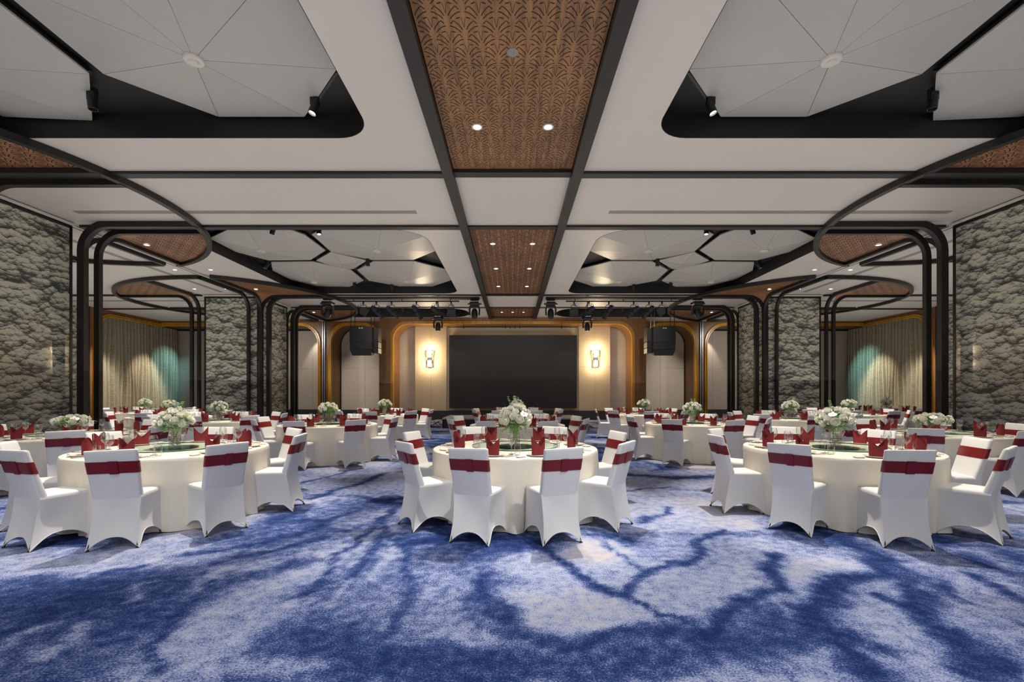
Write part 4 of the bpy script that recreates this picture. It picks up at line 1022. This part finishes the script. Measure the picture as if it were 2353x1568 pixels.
# ---------------------------------------------------------------- the tables
A8 = ['front', 'front-right', 'right-hand', 'rear-right', 'rear', 'rear-left', 'left-hand', 'front-left']
B8 = ['first front-right', 'second front-right', 'first rear-right', 'second rear-right', 'first rear-left', 'second rear-left', 'second front-left', 'first front-left']
B8 = ['near right', 'right near', 'right far', 'far right', 'far left', 'left far', 'left near', 'near left']
TAB = [('front centre table', .03, 5.6, [18, 54, 108, 155, -155, -108, -54, -18], None),
       ('front left table', -4.05, 5.46, [-17.5, 18, 54, 96, 142, -165, -112, -62], [-38, 6, 62, 104, 150, -165, -118, -78]),
       ('front right table', 3.9, 5.5, [-13, 34, 78, 125, 170, -137, -91, -51], [-8, 38, 78, 125, 168, -140, -95, -58]),
       ('table at left photo edge', -7.0, 7.25, [-4, 41, 86, 131, 176, -139, -94, -49], None),
       ('table at right photo edge', 7.0, 7.6, [0, 45, 90, 135, 180, -135, -90, -45], None),
       ('second centre table', .1, 9.6, [22, 67, 112, 157, -158, -113, -68, -23], None),
       ('third centre table by stage', .15, 14.5, [22, 67, 112, 157, -158, -113, -68, -23], None),
       ('second-row left table', -3.92, 9.7, [-3, 42, 87, 132, 177, -138, -93, -48], None),
       ('second-row right table', 3.95, 10.0, [9, 54, 99, 144, -171, -126, -81, -36], None),
       ('third-row left table', -3.9, 13.9, [0, 45, 90, 135, 180, -135, -90, -45], None),
       ('third-row right table', 4.1, 14.2, [-8, 37, 82, 127, 172, -143, -98, -53], None),
       ('table below left far pillar', -7.15, 11.1, [12, 57, 102, 147, -168, -123, -78, -33], None),
       ('table below right far pillar', 7.2, 11.8, [-10, 35, 80, 125, 170, -145, -100, -55], None),
       ('left aisle near table', -9.7, 12.9, [15, 60, 105, 150, -165, -120, -75, -30], None),
       ('left aisle far table', -12.6, 15.6, [0, 45, 90, 135, 180, -135, -90, -45], None),
       ('right aisle near table', 10.5, 14.2, [10, 55, 100, 145, -170, -125, -80, -35], None),
       ('right aisle far table', 13.8, 16.8, [0, 45, 90, 135, 180, -135, -90, -45], None)]
def seat_names(angs):
    pos = sorted(range(8), key=lambda i: (angs[i] % 360))
    mn = min(abs(((a+180) % 360)-180) for a in angs)
    st = min(angs, key=lambda a: abs(a)); names = {}
    # start with the chair nearest the camera axis turning towards the right
    if mn <= 12.6:
        order = sorted(range(8), key=lambda i: ((angs[i]-st) % 360)); nm = A8
    else:
        f = min(a % 360 for a in angs); order = sorted(range(8), key=lambda i: ((angs[i]-f) % 360)); nm = B8
    for k, i in enumerate(order): names[i] = nm[k]
    return names
flowers = {0: dict(nb=30, orch=5, rx=.20, rz=.17), 1: dict(nb=22, orch=1, rx=.19, rz=.14), 2: dict(nb=28, orch=2, rx=.2, rz=.15), 3: dict(nb=20, orch=2, rx=.24, rz=.09, vh=.13, tall=False), 4: dict(nb=24, orch=2, rx=.26, rz=.1, vh=.13, tall=False)}
for ti, (tn, tx, ty, angs, naps) in enumerate(TAB):
    near = ti < 3
    c = link('tablecloth', CLOTHS[ti % 4], None, (tx, ty, 0), ti*1.3)
    tag(c, f'cream floor-length round cloth covering the {tn}', 'tablecloth', 'round tablecloths')
    ls = thing('lazy_susan', f'round green glass turntable on the {tn}', 'turntable', (tx, ty, .776))
    link('glass_top', SUS_TOP, ls); link('glass_edge', SUS_EDGE, ls); link('turntable_base', SUS_BASE, ls, (0, 0, -.0085))
    arrangement(tx, ty, .7785, f'white rose bouquet in glass vase on the {tn}', 100+ti, **flowers.get(ti, dict(nb=18, orch=1, rx=.19, rz=.13, tall=ti % 2 == 0)))
    nm = seat_names(angs)
    for i, a in enumerate(angs):
        r = math.radians(a); d = Vector((sin(r), -cos(r), 0)); rad = 1.16
        jit = random.Random(ti*31+i)
        ra = r+jit.uniform(-.05, .05)*(0 if near else 1); rad += 0 if near else jit.uniform(-.03, .05)
        make_chair(tx+d.x*rad, ty+d.y*rad, ra, f'white covered chair with red sash, {nm[i]} seat at {tn}', f'white chairs at the {tn}', near)
        if naps: r = math.radians(naps[i]); d = Vector((sin(r), -cos(r), 0))
        e = Vector((-d.y, d.x, 0))          # towards the diner's right hand
        def at(rad, lat): return (tx+d.x*rad+e.x*lat, ty+d.y*rad+e.y*lat)
        zt = .752
        def put(name, me, rad, lat, label, cat, grp, dz=0, rz=None):
            x, y = at(rad, lat); o = link(name, me, None, (x, y, zt+dz), r+(0 if rz is None else rz)); tag(o, label, cat, grp)
        e = -e if False else e
        put('dinner_plate', PLATE, .80, 0, f'round cream plate under the napkin, {nm[i]} seat, {tn}', 'plate', 'dinner plates')
        put('napkin', NAPS[(ti+i*3) % 4], .78, 0, f'red standing folded napkin at {nm[i]} seat, {tn}', 'napkin', 'folded red napkins', .0075, jit.uniform(-.35, .35))
        put('wine_glass', WINE, .63, .16, f'stemmed wine glass at {nm[i]} seat, {tn}', 'glass', 'wine glasses')
        if i % 2 == 0 or near: put('tumbler', TUMB, .70, .25, f'straight water tumbler at {nm[i]} seat, {tn}', 'glass', 'water tumblers')
        if ti < 5:
            put('side_dish', DISH, .86, -.22, f'small oblong cream side dish at {nm[i]} seat, {tn}', 'dish', 'side dishes', 0, .3)
            put('spoon', SPOON, .82, .175, f'steel spoon right of the plate, {nm[i]} seat, {tn}', 'spoon', 'spoons', .001, -.35)
            put('knife', KNIFE, .84, .225, f'steel knife right of the plate, {nm[i]} seat, {tn}', 'knife', 'knives', .001, -.4)
ca = thing('candle_glass', 'amber candle glowing in a glass on third centre table', 'candle', (-.38, 14.3, .752))
MB().lathe([(.001, .004), (.045, .004), (.05, .2)], 16, caps=False).build('holder', M['glass'], ca, True)
MB().lathe([(.001, .01), (.03, .01), (.03, .13), (.001, .135)], 12, caps=False).build('candle', M['candle'], ca, True)
